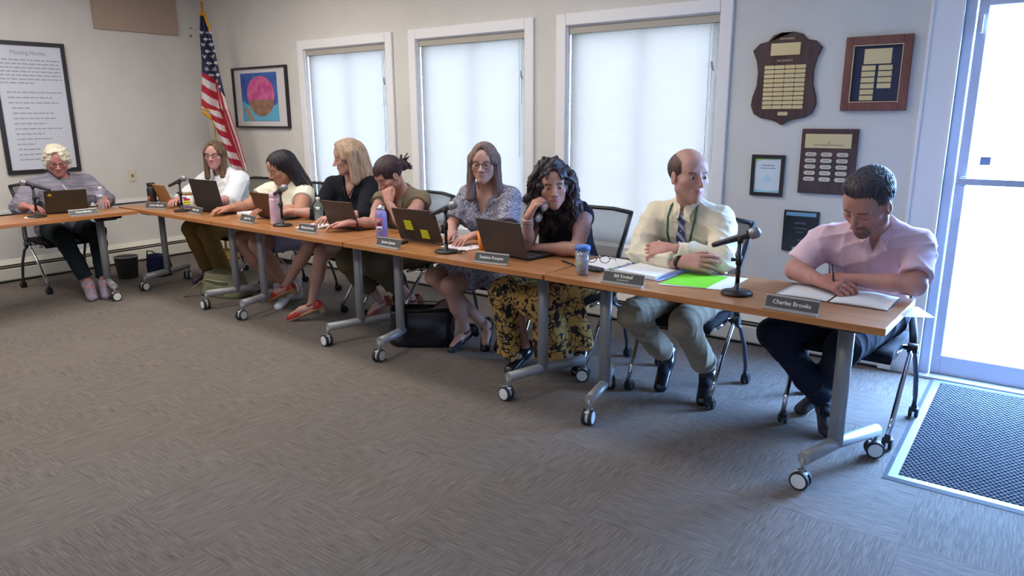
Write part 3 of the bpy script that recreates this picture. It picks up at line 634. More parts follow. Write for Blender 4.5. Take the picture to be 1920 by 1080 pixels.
# bottles and cups
def lathe_thing(name, label, cat, loc, parts, group=None):
    o = thing(name, label, cat, (loc[0], loc[1], T0), 0, group)
    for pn, prof, m in parts: MB().lathe(prof, (0, 0, 0), 28).build(pn, m, o)
    return o
PUR = mat('lilac_enamel', (142, 132, 196), .35)
b1 = lathe_thing('water_bottle', 'lilac metal bottle with colourful sticker behind a nameplate', 'bottle', (-3.405, 3.165), [('body', [(.034, 0), (.037, .006), (.037, .15), (.034, .168), (.026, .18), (.024, .186)], PUR), ('cap', [(.025, .186), (.026, .19), (.025, .205), (.012, .209), (.010, .215), (.0, .218)], CHROME)])
def wrap(name, par, r, a0, a1, z0, z1, m, n=8):
    vs = []
    for i in range(n+1):
        a = lerp(a0, a1, i/n)
        for z in (z0, z1):
            for q in (0, .0008): vs.append(((r+q)*math.cos(a), (r+q)*math.sin(a), z))
    f = []
    for i in range(n):
        b = i*4; f += [(b+1, b+5, b+7, b+3), (b, b+2, b+6, b+4), (b+2, b+3, b+7, b+6), (b, b+4, b+5, b+1)]
    return MB().add(vs, f, True).build(name, m, par)
A0 = R(-75)
wrap('sticker', b1, .0372, A0-.35, A0+.65, .085, .135, mat('sticker_red', (176, 60, 70), .5)); wrap('sticker', b1, .0372, A0-.35, A0+.65, .05, .083, mat('sticker_white', (206, 206, 222), .5))
for k, c_ in enumerate(((216, 190, 60), (90, 160, 90), (70, 80, 170), (220, 120, 60))): wrap('sticker_print', b1, .0382, A0-.15+.14*k, A0-.03+.14*k, .095+.006*(k % 2), .122, mat('print_%d' % k, c_, .5))
wrap('sticker_print', b1, .0382, A0-.2, A0+.5, .062, .070, INKD)
lathe_thing('pink_bottle', 'pale pink insulated bottle in front of the brown laptop', 'bottle', (-4.515, 3.165), [('body', [(.036, 0), (.038, .006), (.038, .175), (.035, .192)], noise_mix(mat('pink_enamel', (222, 190, 212), .35), (214, 178, 204), (228, 200, 220), (1, 1, 1), 12, 2)), ('cap', [(.034, .192), (.036, .195), (.035, .222), (.030, .228), (0, .229)], mat('pink_cap', (212, 176, 200), .4))])
def petb(label, loc, lab):
    o = lathe_thing('plastic_bottle', label, 'bottle', loc, [('body', [(.028, 0), (.032, .008), (.032, .055), (.030, .06), (.032, .066), (.032, .125), (.028, .145), (.014, .165), (.012, .175)], CLEAR), ('cap', [(.014, .175), (.015, .178), (.015, .19), (.013, .193), (0, .194)], WHITEP), ('water', [(.026, .004), (.030, .009), (.030, .105), (.029, .11), (0, .11)], glass('water', (246, 249, 252)))])
    wrap('label', o, .0325, -2.4, -.1, .098, .132, lab, 16); return o
GL = mat('green_label', (58, 116, 100), .5)
b2 = petb('clear water bottle with green label beside the dark brown laptop', (-4.27, 3.36), GL)
wrap('label_print', b2, .0335, A0+.1, A0+.9, .104, .126, mat('label_white', (220, 226, 222), .5))
petb('clear water bottle in front of the white-haired woman', (-6.47, 2.83), mat('pale_label', (176, 184, 206), .5))
b3 = lathe_thing('black_bottle', 'black bottle with orange emblem on the corner table', 'bottle', (-6.48, 3.27), [('body', [(.035, 0), (.037, .005), (.037, .135), (.031, .155), (.026, .162)], mat('matte_black', (30, 28, 34), .5)), ('cap', [(.030, .162), (.034, .165), (.034, .19), (.030, .194), (0, .194)], BLACK), ('cap_ring', [(.0275, .158), (.029, .159), (.029, .165), (.0275, .166)], ALU)])
wrap('emblem', b3, .0372, A0-.5, A0+.35, .03, .075, mat('emblem_orange', (186, 96, 70), .5)); wrap('emblem_print', b3, .0382, A0-.3, A0+.1, .045, .058, mat('emblem_dark', (90, 36, 34), .5))
b4 = lathe_thing('rainbow_cup', 'white cup with rainbow print and gold rim beside the microphone', 'cup', (-5.93, 3.30), [('body', [(.040, 0), (.043, .005), (.046, .12), (.044, .12), (.04, .01)], WHITEP), ('rim', [(.046, .118), (.0475, .119), (.0475, .134), (.044, .135), (.043, .12)], mat('cup_gold', (176, 128, 50), .4)), ('lid', [(.046, .135), (.048, .137), (.047, .15), (.04, .153), (0, .153)], WHITEP)])
for k, c_ in enumerate(((110, 108, 176), (190, 214, 50), (226, 200, 50), (206, 52, 56))): wrap('rainbow_band', b4, .0450, A0-.3+.2*(k > 2), A0+1.1, .012+.02*k, .031+.02*k, mat('rb_%d' % k, c_, .5), 14)
wrap('triangle', b4, .0466, A0-.5, A0-.15, .035, .075, mat('tri_white', (226, 220, 236), .5)); wrap('rainbow_band', b4, .0465, A0-.6, A0+.6, .092, .104, mat('rb_lilac', (128, 110, 206), .5), 14)
b5 = lathe_thing('clear_tumbler', 'clear tumbler with blue lid near the front table edge', 'tumbler', (-1.80, 2.985), [('body', [(.028, 0), (.031, .005), (.037, .128), (.0345, .128), (.028, .008)], CLEAR), ('lid', [(.037, .122), (.040, .124), (.040, .141), (.035, .145), (0, .146)], mat('blue_lid', (74, 116, 190), .4)), ('liner', [(.024, .006), (.026, .008), (.029, .10), (.0, .10)], noise_mix(mat('tumbler_liner', (170, 140, 130), .5), (176, 176, 186), (156, 104, 92), (1, 1, 1), 18, 2, .45, .55))])
wrap('emblem', b5, .0315, A0-.3, A0+.2, .045, .07, mat('emblem_yellow', (210, 190, 50), .5))
b6 = lathe_thing('orange_cup', 'orange cup between the microphone and the dark laptop', 'cup', (-2.635, 3.245), [('body', [(.024, 0), (.026, .004), (.036, .105), (.034, .105), (.024, .008)], mat('orange_plastic', (226, 128, 36), .45))])
# papers, binder, notebook, small things
def sheet(name, label, cat, poly, z, m, t=.0012, bevel=0, group=None):
    cx = sum(p[0] for p in poly)/len(poly); cy = sum(p[1] for p in poly)/len(poly)
    o = MB().prism([(x-cx, y-cy) for x, y in poly], t, ((0, 0, 0), (1, 0, 0), (0, 1, 0), (0, 0, 1))).build(name, m, None, bevel, (cx, cy, T0+z)); tag(o, label, cat, group); return o
o = thing('open_binder', 'open ring binder with white pages in front of the man in the tie', 'binder', (-1.56, 3.33, T0), 0)
def lsheet(par, name, poly, z, m, t=.002): return MB().prism([(x+1.56, y-3.33) for x, y in poly], t, ((0, 0, z), (1, 0, 0), (0, 1, 0), (0, 0, 1))).build(name, m, par)
lsheet(o, 'cover', [(-1.95, 3.15), (-1.425, 3.065), (-1.40, 3.37), (-1.93, 3.43)], 0, mat('binder_cover', (190, 206, 236), .4))
lsheet(o, 'page_stack', [(-1.685, 3.115), (-1.45, 3.075), (-1.425, 3.355), (-1.655, 3.395)], .003, PAPER, .014)
lsheet(o, 'left_page', [(-1.935, 3.17), (-1.735, 3.14), (-1.715, 3.39), (-1.915, 3.42)], .003, PAPER, .006)
for k in range(26):
    y = 3.085+.0105*k; MB().tube([(.118+.02*k/26, y-3.33, .004), (.14+.02*k/26, y-3.33, .022), (.158+.02*k/26, y-3.33, .006)], .0016, 5).build('coil_ring', mat('coil_blue', (150, 160, 214), .4), o)
for k in range(3): MB().tube([(-.155, -.2+.09*k+.06, .003), (-.145, -.2+.09*k+.06, .022), (-.125, -.2+.09*k+.06, .022), (-.115, -.2+.09*k+.06, .012)], .003, 6).build('binder_ring', CHROME, o)
lsheet(o, 'tab', [(-1.74, 3.135), (-1.70, 3.13), (-1.70, 3.15), (-1.74, 3.155)], .01, mat('green_tab', (100, 170, 110), .5), .001)
sheet('green_folder', 'bright green sheet under the arms of the man in the tie', 'folder', [(-1.40, 3.02), (-1.19, 3.05), (-1.19, 3.33), (-1.395, 3.31)], .002, mat('green_paper', (122, 210, 40), .6), .0015)
sheet('white_sheet', 'white papers right of the green sheet beside the microphone', 'papers', [(-1.40, 3.0), (-1.10, 3.07), (-1.105, 3.36), (-1.395, 3.33)], 0, PAPER, .0015)
o = thing('notebook', 'open notebook the man in pink writes in', 'notebook', (-.68, 3.24, T0), R(-2))
for s_ in (-1, 1):
    n = 8; vs = []
    for i in range(n+1):
        u = i/n; x = s_*(.004+.216*u); z = .012*math.sin(PI*min(1, u*1.1+.02))*.7+.004
        for y in (-.125, .125): vs.append((x, y, z))
    m_ = len(vs); vs += [(x, y, .001) for x, y, z in vs]
    f = [(2*i, 2*i+2, 2*i+3, 2*i+1) for i in range(n)]+[(m_+2*i, m_+2*i+1, m_+2*i+3, m_+2*i+2) for i in range(n)]+[(2*i, m_+2*i, m_+2*i+2, 2*i+2) for i in range(n)]+[(2*i+1, 2*i+3, m_+2*i+3, m_+2*i+1) for i in range(n)]+[(2*n, 2*n+1, m_+2*n+1, m_+2*n)]
    MB().add(vs, f, True).build('page', PAPER, o)
MB().box((0, 0, .0008), (.45, .26, .0016)).build('cover', mat('notebook_cover', (90, 84, 96), .5), o)
sheet('paper_sheet', 'white sheets between the green-labelled bottle and the dark brown laptop', 'papers', [(-4.26, 3.13), (-4.08, 3.13), (-4.10, 3.38), (-4.33, 3.39)], 0, PAPER, .0015)
sheet('paper_stack', 'stack of white paper right of the large black laptop', 'papers', [(-5.22, 3.30), (-5.00, 3.30), (-4.98, 3.48), (-5.2, 3.48)], 0, PAPER, .02)
sheet('paper_sheet', 'white papers behind the keys, left of the orange cup', 'papers', [(-2.90, 3.16), (-2.68, 3.13), (-2.66, 3.3), (-2.88, 3.34)], 0, noise_mix(mat('printed_paper', (200, 196, 204), .8), (150, 130, 150), (226, 224, 230), (1, 1, 1), 40, 3, .35, .5), .0015)
sheet('paper_strip', 'small pale note under the microphone of the white-haired woman', 'note', [(-6.50, 2.25), (-6.40, 2.21), (-6.36, 2.27), (-6.46, 2.31)], 0, mat('cream_note', (224, 214, 190), .7), .0015)
o = thing('key_bunch', 'bunch of dark keys beside the microphone before the patterned dress', 'keys', (-2.66, 3.09, T0)); rr = random.Random(5)
for k in range(6):
    a = rr.uniform(0, 6.28); t = MB().tube([(.012*math.cos(a), .012*math.sin(a), .004+k*.002), (.045*math.cos(a), .045*math.sin(a), .003+k*.002)], [.009, .004], 7, flat=.35); t.build('key', mat('key_metal', (92, 92, 104), .35, .7) if k % 2 else BLACK, o)
t = MB().tube([(.014*math.cos(a), .014*math.sin(a), .016) for a in np.linspace(0, 2*PI, 14)], .0014, 5); t.build('key_ring', CHROME, o)
o = MB().box((0, 0, .005), (.15, .075, .009)).build('mobile_phone', BLACK, None, .003, (-3.22, 3.10, T0)); o.rotation_euler = (0, 0, .2); tag(o, 'black phone between the lilac bottle and the sticky notes laptop', 'phone')
o = thing('pen', 'dark pen lying on the table left of the clear tumbler', 'pen', (-2.0, 3.17, T0), R(-25)); MB().tube([(-.06, 0, .005), (.05, 0, .005), (.062, 0, .005)], [.0045, .0045, .001], 8).build('barrel', BLACK, o); MB().box((-.03, 0, .0105), (.03, .002, .002)).build('clip', CHROME, o)
def glasses_mesh(w=.066, col=BLACK, lens=True):
    t = MB()
    for s_ in (-1, 1):
        n = 16; t.tube([(s_*.034+.026*math.cos(a), 0, .019*math.sin(a)) for a in np.linspace(0, 2*PI, n)], .0021, 6)
        t.tube([(s_*.060, 0, .006), (s_*.071, .01, .006), (s_*.074, .06, .004), (s_*.073, .10, .002), (s_*.072, .125, -.012)], .0018, 5)
    t.tube([(-.010, 0, .004), (0, -.003, .007), (.010, 0, .004)], .002, 6)
    return t
o = thing('reading_glasses', 'folded black glasses on a case beside the clear tumbler', 'glasses', (-1.83, 3.20, T0), R(20))
g = glasses_mesh().build('frame', BLACK, o, 0, (0, -.02, .043)); g.rotation_euler = (R(-8), 0, 0)
o = tag(MB().box((0, 0, .009), (.16, .055, .018)).build('glasses_case', mat('case_black', (34, 32, 38), .6), None, .008, (-1.83, 3.105, T0)), 'flat black glasses case in front of the folded glasses', 'case'); o.rotation_euler = (0, 0, R(-12))
# ---------------------------------------------------------------- bags and bin under the tables
def bag(name, label, cat, loc, rz, sx, sy, sz, m, seed, top_in=.06, lumps=.02, z0=0):
    o = thing(name, label, cat, (loc[0], loc[1], z0), rz); r_ = np.random.RandomState(seed); ph = r_.rand(8)*6; n, k = 28, 14; vs = []
    for j in range(k+1):
        v = j/k; zz = v*sz; sc = (1-.10*(1-min(1, v*6))**2)*(1-top_in*v)
        for i in range(n):
            a = 2*PI*i/n; e = .55
            x = math.copysign(abs(math.cos(a))**e, math.cos(a))*sx/2*sc; y = math.copysign(abs(math.sin(a))**e, math.sin(a))*sy/2*sc
            w = lumps*(math.sin(3*a+ph[0]+v*4)+.6*math.sin(7*a+ph[1]-v*7)+.5*math.sin(11*a+ph[2]+v*13))*math.sin(PI*min(1, v*1.1+.1))
            vs.append((x*(1+w/sx), y*(1+w/sy), zz+.25*lumps*math.sin(2*a+ph[3])*v))
    f = [(j*n+i, j*n+(i+1) % n, (j+1)*n+(i+1) % n, (j+1)*n+i) for j in range(k) for i in range(n)]+[tuple(range(n-1, -1, -1))]
    c = len(vs); vs += [(x*.86, y*.80, z-.03) for x, y, z in vs[k*n:]]
    f += [(k*n+i, k*n+(i+1) % n, c+(i+1) % n, c+i) for i in range(n)]+[tuple(c+i for i in range(n))]
    MB().add(vs, f, True).build('body', m, o); return o
LEATH = mat('black_leather', (20, 21, 26), .32)
o = bag('tote_bag', 'large black glossy tote bag on the floor under the second table', 'bag', (-3.27, 3.37), R(35), .44, .20, .25, LEATH, 3, .04, .02)
for s_ in (-1, 1): MB().tube([(-.12, s_*.085, .24), (-.09, s_*.10, .27), (.0, s_*.115, .265), (.09, s_*.10, .27), (.12, s_*.085, .24)], .007, 8, flat=.5).build('strap', LEATH, o)
MB().add([(.06, .02, .235), (.20, .0, .25), (.17, .04, .315), (.10, .05, .28), (.06, .03, .225), (.20, .01, .24), (.17, .05, .305), (.10, .06, .27)], [(0, 1, 2, 3), (7, 6, 5, 4), (0, 4, 5, 1), (1, 5, 6, 2), (2, 6, 7, 3), (3, 7, 4, 0)]).build('burgundy_flap', mat('burgundy_leather', (66, 22, 38), .45), o)
CANV = fabric('white_canvas', (214, 208, 206), (224, 220, 218), 200, .2)
o = bag('canvas_tote', 'white canvas tote bag under the table behind the red clog', 'bag', (-5.06, 3.63), R(-8), .24, .12, .31, CANV, 8, .05, .02)
for s_ in (-1, 1): MB().tube([(-.06, s_*.05, .30), (-.03, s_*.07, .36), (.05, s_*.08, .35), (.09, s_*.06, .29)], .008, 6, flat=.35).build('strap', CANV, o)
KH = fabric('khaki_canvas', (116, 116, 90), (128, 128, 102), 160, .3)
o = bag('backpack', 'khaki canvas backpack lying under the table beside the olive trousers', 'backpack', (-5.62, 3.38), R(12), .48, .26, .20, KH, 12, .28, .015)
MB().tube([(-.16, -.11, .13), (-.20, -.16, .08), (-.25, -.20, .02), (-.27, -.22, .012)], .016, 8, flat=.3).build('strap', KH, o)
MB().tube([(-.13, -.10, .145), (0, -.125, .15), (.13, -.11, .14)], .007, 6).build('piping', mat('khaki_piping', (158, 156, 128), .8), o); MB().box((0, -.118, .065), (.2, .02, .08)).build('front_pocket', KH, o, .008)
o = bag('shopping_bag', 'dark navy bag on the floor in the corner', 'bag', (-6.88, 3.46), R(10), .24, .16, .20, fabric('navy_nylon', (26, 30, 62), (36, 40, 78), 80, .3), 15, .1, .012)
MB().tube([(-.08, -.06, .19), (-.04, -.08, .25), (.04, -.08, .25), (.08, -.06, .19)], .006, 6).build('strap', BLACK, o)
o = thing('waste_bin', 'dark grey waste bin beside the navy bag under the corner table', 'bin', (-7.02, 3.22, 0)); t = MB().lathe([(.08, 0), (.088, .004), (.105, .20), (.110, .205), (.103, .205), (.083, .012)], (0, 0, 0), 24).build('body', mat('bin_grey', (70, 72, 72), .6), o)
MB().tube([(.107*math.cos(a), .107*math.sin(a), .207) for a in np.linspace(0, 2*PI, 25)], .005, 6).build('rim', mat('bin_liner', (150, 152, 150), .5), o)
# ---------------------------------------------------------------- people: signed distance fields meshed into continuous surfaces
A_ = lambda *v: np.array(v, float)
def unit(v): v = np.array(v, float); return v/(np.linalg.norm(v)+1e-9)
class Grid:
    def __init__(s, lo, hi, h):
        s.lo = np.array(lo, float); s.h = h; s.n = np.ceil((np.array(hi)-s.lo)/h).astype(int)+1
        s.ax = [(s.lo[i]+h*np.arange(s.n[i])).astype(np.float32) for i in range(3)]; s.F = np.full(tuple(s.n), .15, np.float32)
    def rng(s, lo, hi):
        a = np.clip(np.floor((lo-s.lo)/s.h).astype(int), 0, s.n); b = np.clip(np.ceil((hi-s.lo)/s.h).astype(int)+1, 0, s.n)
        if np.any(b <= a): return None, None
        sl = tuple(slice(a[i], b[i]) for i in range(3)); X = (s.ax[0][sl[0]][:, None, None], s.ax[1][sl[1]][None, :, None], s.ax[2][sl[2]][None, None, :])
        return sl, X
    def op(s, pr, k=0.0, cut=False, t=0.0):
        fn, lo, hi = pr; m = k+2.5*s.h+abs(t); sl, X = s.rng(lo-m, hi+m)
        if sl is None: return s
        d = fn(*X)-t; F = s.F[sl]
        if cut:
            d = -d
            if k > 0: hh = np.clip(k-np.abs(F-d), 0, None)/k; s.F[sl] = np.maximum(F, d)+hh*hh*k*.25
            else: s.F[sl] = np.maximum(F, d)
        elif k > 0: hh = np.clip(k-np.abs(F-d), 0, None)/k; s.F[sl] = np.minimum(F, d)-hh*hh*k*.25
        else: s.F[sl] = np.minimum(F, d)
        return s
    def full(s): return (s.ax[0][:, None, None], s.ax[1][None, :, None], s.ax[2][None, None, :])
    def mesh(s):
        F = s.F; F[0] = F[-1] = .02; F[:, 0] = F[:, -1] = .02; F[:, :, 0] = F[:, :, -1] = .02
        I = F < 0; nx, ny, nz = F.shape
        cnt = np.zeros((nx-1, ny-1, nz-1), np.int8)
        for i in (0, 1):
            for j in (0, 1):
                for k in (0, 1): cnt += I[i:nx-1+i, j:ny-1+j, k:nz-1+k]
        cells = np.argwhere((cnt > 0) & (cnt < 8)); idx = np.full(cnt.shape, -1, np.int32); idx[tuple(cells.T)] = np.arange(len(cells))
        P = np.zeros((len(cells), 3)); N = np.zeros(len(cells)); c = cells.T
        for (a, b) in [((i, j, 0), (i, j, 1)) for i in (0, 1) for j in (0, 1)]+[((i, 0, j), (i, 1, j)) for i in (0, 1) for j in (0, 1)]+[((0, i, j), (1, i, j)) for i in (0, 1) for j in (0, 1)]:
            va = F[c[0]+a[0], c[1]+a[1], c[2]+a[2]]; vb = F[c[0]+b[0], c[1]+b[1], c[2]+b[2]]; m = (va < 0) != (vb < 0)
            t = np.where(m, va/(va-vb+1e-12), 0); a_ = np.array(a); b_ = np.array(b); P += (m[:, None])*(a_+t[:, None]*(b_-a_)); N += m
        P = (P/N[:, None]+cells)*s.h+s.lo; fs = []
        for ax in range(3):
            sh = [slice(1, -1)]*3; sh[ax] = slice(0, -1); sh2 = list(sh); sh2[ax] = slice(1, None)
            a = I[tuple(sh)]; b = I[tuple(sh2)]; E = np.argwhere(a != b); E2 = E.copy()
            for q in range(3):
                if q != ax: E2[:, q] += 1
            u, v = [q for q in range(3) if q != ax]
            def g(du, dv): t = E2.copy(); t[:, u] -= du; t[:, v] -= dv; return idx[tuple(t.T)]
            Q = np.stack([g(1, 1), g(0, 1), g(0, 0), g(1, 0)], 1); ins = a[tuple(E.T)]
            flip = (~ins) if ax != 1 else ins
            Q[flip] = Q[flip][:, ::-1]; fs.append(Q)
        fs = np.concatenate(fs); fs = fs[(fs >= 0).all(1)]; return P, fs
def cone(a, b, ra, rb, flat=False, sq=None):
    a = np.array(a, np.float32); b = np.array(b, np.float32); ab = b-a; L2 = float(ab@ab)+1e-9; L = math.sqrt(L2); rm = max(ra, rb)
    def fn(x, y, z):
        px, py, pz = x-a[0], y-a[1], z-a[2]; t0 = (px*ab[0]+py*ab[1]+pz*ab[2])/L2; t = np.clip(t0, 0, 1)
        if sq is not None:      # sq = (direction, factor): squashed cross-section
            u, f = sq; dx, dy, dz = px-t*ab[0], py-t*ab[1], pz-t*ab[2]; q = dx*u[0]+dy*u[1]+dz*u[2]; d = np.sqrt(dx*dx+dy*dy+dz*dz+(f*f-1)*q*q)-(ra+(rb-ra)*t); d = d/max(1, f*.75)
        else: d = np.sqrt((px-t*ab[0])**2+(py-t*ab[1])**2+(pz-t*ab[2])**2)-(ra+(rb-ra)*t)
        if flat: d = np.maximum(d, (t0-1)*L)
        if flat == 2: d = np.maximum(d, -t0*L)
        return d
    return fn, np.minimum(a, b)-rm, np.maximum(a, b)+rm
def ell(c, r, Rm=None):
    c = np.array(c, np.float32); r = np.array(r, np.float32); rm = r.max()
    def fn(x, y, z):
        px, py, pz = x-c[0], y-c[1], z-c[2]
        if Rm is not None: px, py, pz = [px*Rm[i][0]+py*Rm[i][1]+pz*Rm[i][2] for i in range(3)]
        k0 = np.sqrt((px/r[0])**2+(py/r[1])**2+(pz/r[2])**2); k1 = np.sqrt((px/r[0]**2)**2+(py/r[1]**2)**2+(pz/r[2]**2)**2); return k0*(k0-1)/(k1+1e-6)
    return fn, c-rm, c+rm
def half(p, n):
    p = np.array(p, np.float32); n = unit(n).astype(np.float32)
    return lambda x, y, z: (x-p[0])*n[0]+(y-p[1])*n[1]+(z-p[2])*n[2]
def to_mesh(name, parts, mats, par, col=None, root=(0, 0, 0), matidx=None):
    V = []; Fc = []; n = 0
    for P, f in parts: V.append(P); Fc.append(f+n); n += len(P)
    V = np.concatenate(V)-np.array(root); Fc = np.concatenate(Fc).astype(np.int32); me = bpy.data.meshes.new(name)
    me.vertices.add(len(V)); me.vertices.foreach_set('co', V.astype(np.float32).ravel()); me.loops.add(Fc.size); me.loops.foreach_set('vertex_index', Fc.ravel())
    me.polygons.add(len(Fc)); me.polygons.foreach_set('loop_start', np.arange(0, Fc.size, 4, dtype=np.int32)); me.polygons.foreach_set('use_smooth', np.ones(len(Fc), bool))
    for m in (mats if isinstance(mats, list) else [mats]): me.materials.append(m)
    if col is not None:
        at = me.color_attributes.new('Col', 'FLOAT_COLOR', 'POINT'); at.data.foreach_set('color', np.concatenate([col, np.ones((len(col), 1))], 1).astype(np.float32).ravel())
    me.update(); me.validate(); return link(name, me, par)
def skin_mat(name):
    m = mat(name, (200, 160, 140), .52, spec=.35, sss=.06); n, l, b = nodes(m); va = n.new('ShaderNodeVertexColor'); va.layer_name = 'Col'
    nz = n.new('ShaderNodeTexNoise'); nz.inputs['Scale'].default_value = 60; mr = n.new('ShaderNodeMapRange'); mr.inputs[3].default_value = .92; mr.inputs[4].default_value = 1.07; tc = n.new('ShaderNodeTexCoord'); l.new(tc.outputs['Object'], nz.inputs[0]); l.new(nz.outputs[0], mr.inputs[0])
    mx = n.new('ShaderNodeVectorMath'); mx.operation = 'MULTIPLY'; l.new(va.outputs[0], mx.inputs[0]); l.new(mr.outputs[0], mx.inputs[1]); l.new(mx.outputs[0], b.inputs['Base Color']); return m
SKIN = skin_mat('skin')
def hair_mat(name, c1, c2):
    m = mat(name, c1, .5, spec=.35); return noise_mix(m, c1, c2, (60, 60, 6), 1.6, 4, .3, .7, .35, bdist=.004)
def wrinkle(G, amp, seed, f=1.0, dirs=None):
    r = np.random.RandomState(seed); x, y, z = G.full(); D = 0
    for q in range(5):
        w = r.randn(3)*np.array([1, .8, .9]); w = w/np.linalg.norm(w)*(9+9*q)*f; p = r.rand()*6; w2 = r.randn(3)*7*f; w3 = r.randn(3)*6*f
        s_ = np.sin(w[0]*x+w[1]*y+w[2]*z+p+2.0*np.sin(w2[0]*x+w2[1]*y+w2[2]*z+p*2)); gate = .55+.45*np.sin(w3[0]*x+w3[1]*y+w3[2]*z+p*3)
        D = D+((1-np.abs(s_))**2.2*2.0-.42)*gate/(1+.35*q)
    G.F -= (amp*.95*D).astype(np.float32)

def hand_prims(w, d, nrm, side, curl, s=1.0, spread=.12, thumb=.5, tcurl=.5):
    """w wrist, d toward the fingers, nrm out of the back of the hand, side +1: thumb on +across"""
    d = unit(d); nrm = unit(np.array(nrm)-d*(np.array(nrm)@d)); ac = np.cross(nrm, d)*side; P = []
    L = .088*s; curls = curl if hasattr(curl, '__len__') else [curl]*4
    P.append((cone(w-d*.03, w+d*.02, .0255*s, .026*s, sq=(nrm, 1.35)), .01))
    for i, (o, ln, kl) in enumerate(((.030, .93, 1.0), (.010, 1.02, 1.03), (-.010, .96, 1.0), (-.029, .78, .94))):
        kn = w+d*L*kl+ac*o*s; P.append((cone(w+ac*o*.55*s+d*.012, kn, .014*s, .0115*s), .014))
        dd = unit(d+ac*(o/.03)*spread); nn = nrm; p = kn; a = curls[i]*.75; Rr = (.0098, .0088, .0080, .0068)
        for j, sl in enumerate((.043, .026, .021)):
            dd, nn = unit(dd*math.cos(a)-nn*math.sin(a)), unit(nn*math.cos(a)+dd*math.sin(a)); q = p+dd*sl*ln*s; P.append((cone(p, q, Rr[j]*s, Rr[j+1]*s), .003)); p = q; a = curls[i]*(.9 if j == 0 else .6)
    b = w+d*.022*s+ac*.020*s-nrm*.006*s; td = unit(d*.75+ac*thumb-nrm*.25*tcurl); m = b+td*.040*s; td2 = unit(td+d*.35-ac*.4*tcurl-nrm*.2*tcurl); e = m+td2*.030*s; td3 = unit(td2-ac*.25*tcurl); f = e+td3*.024*s
    P += [(cone(b, m, .0155*s, .0115*s), .012), (cone(m, e, .0108*s, .0098*s), .003), (cone(e, f, .0096*s, .0078*s), .002)]
    return P

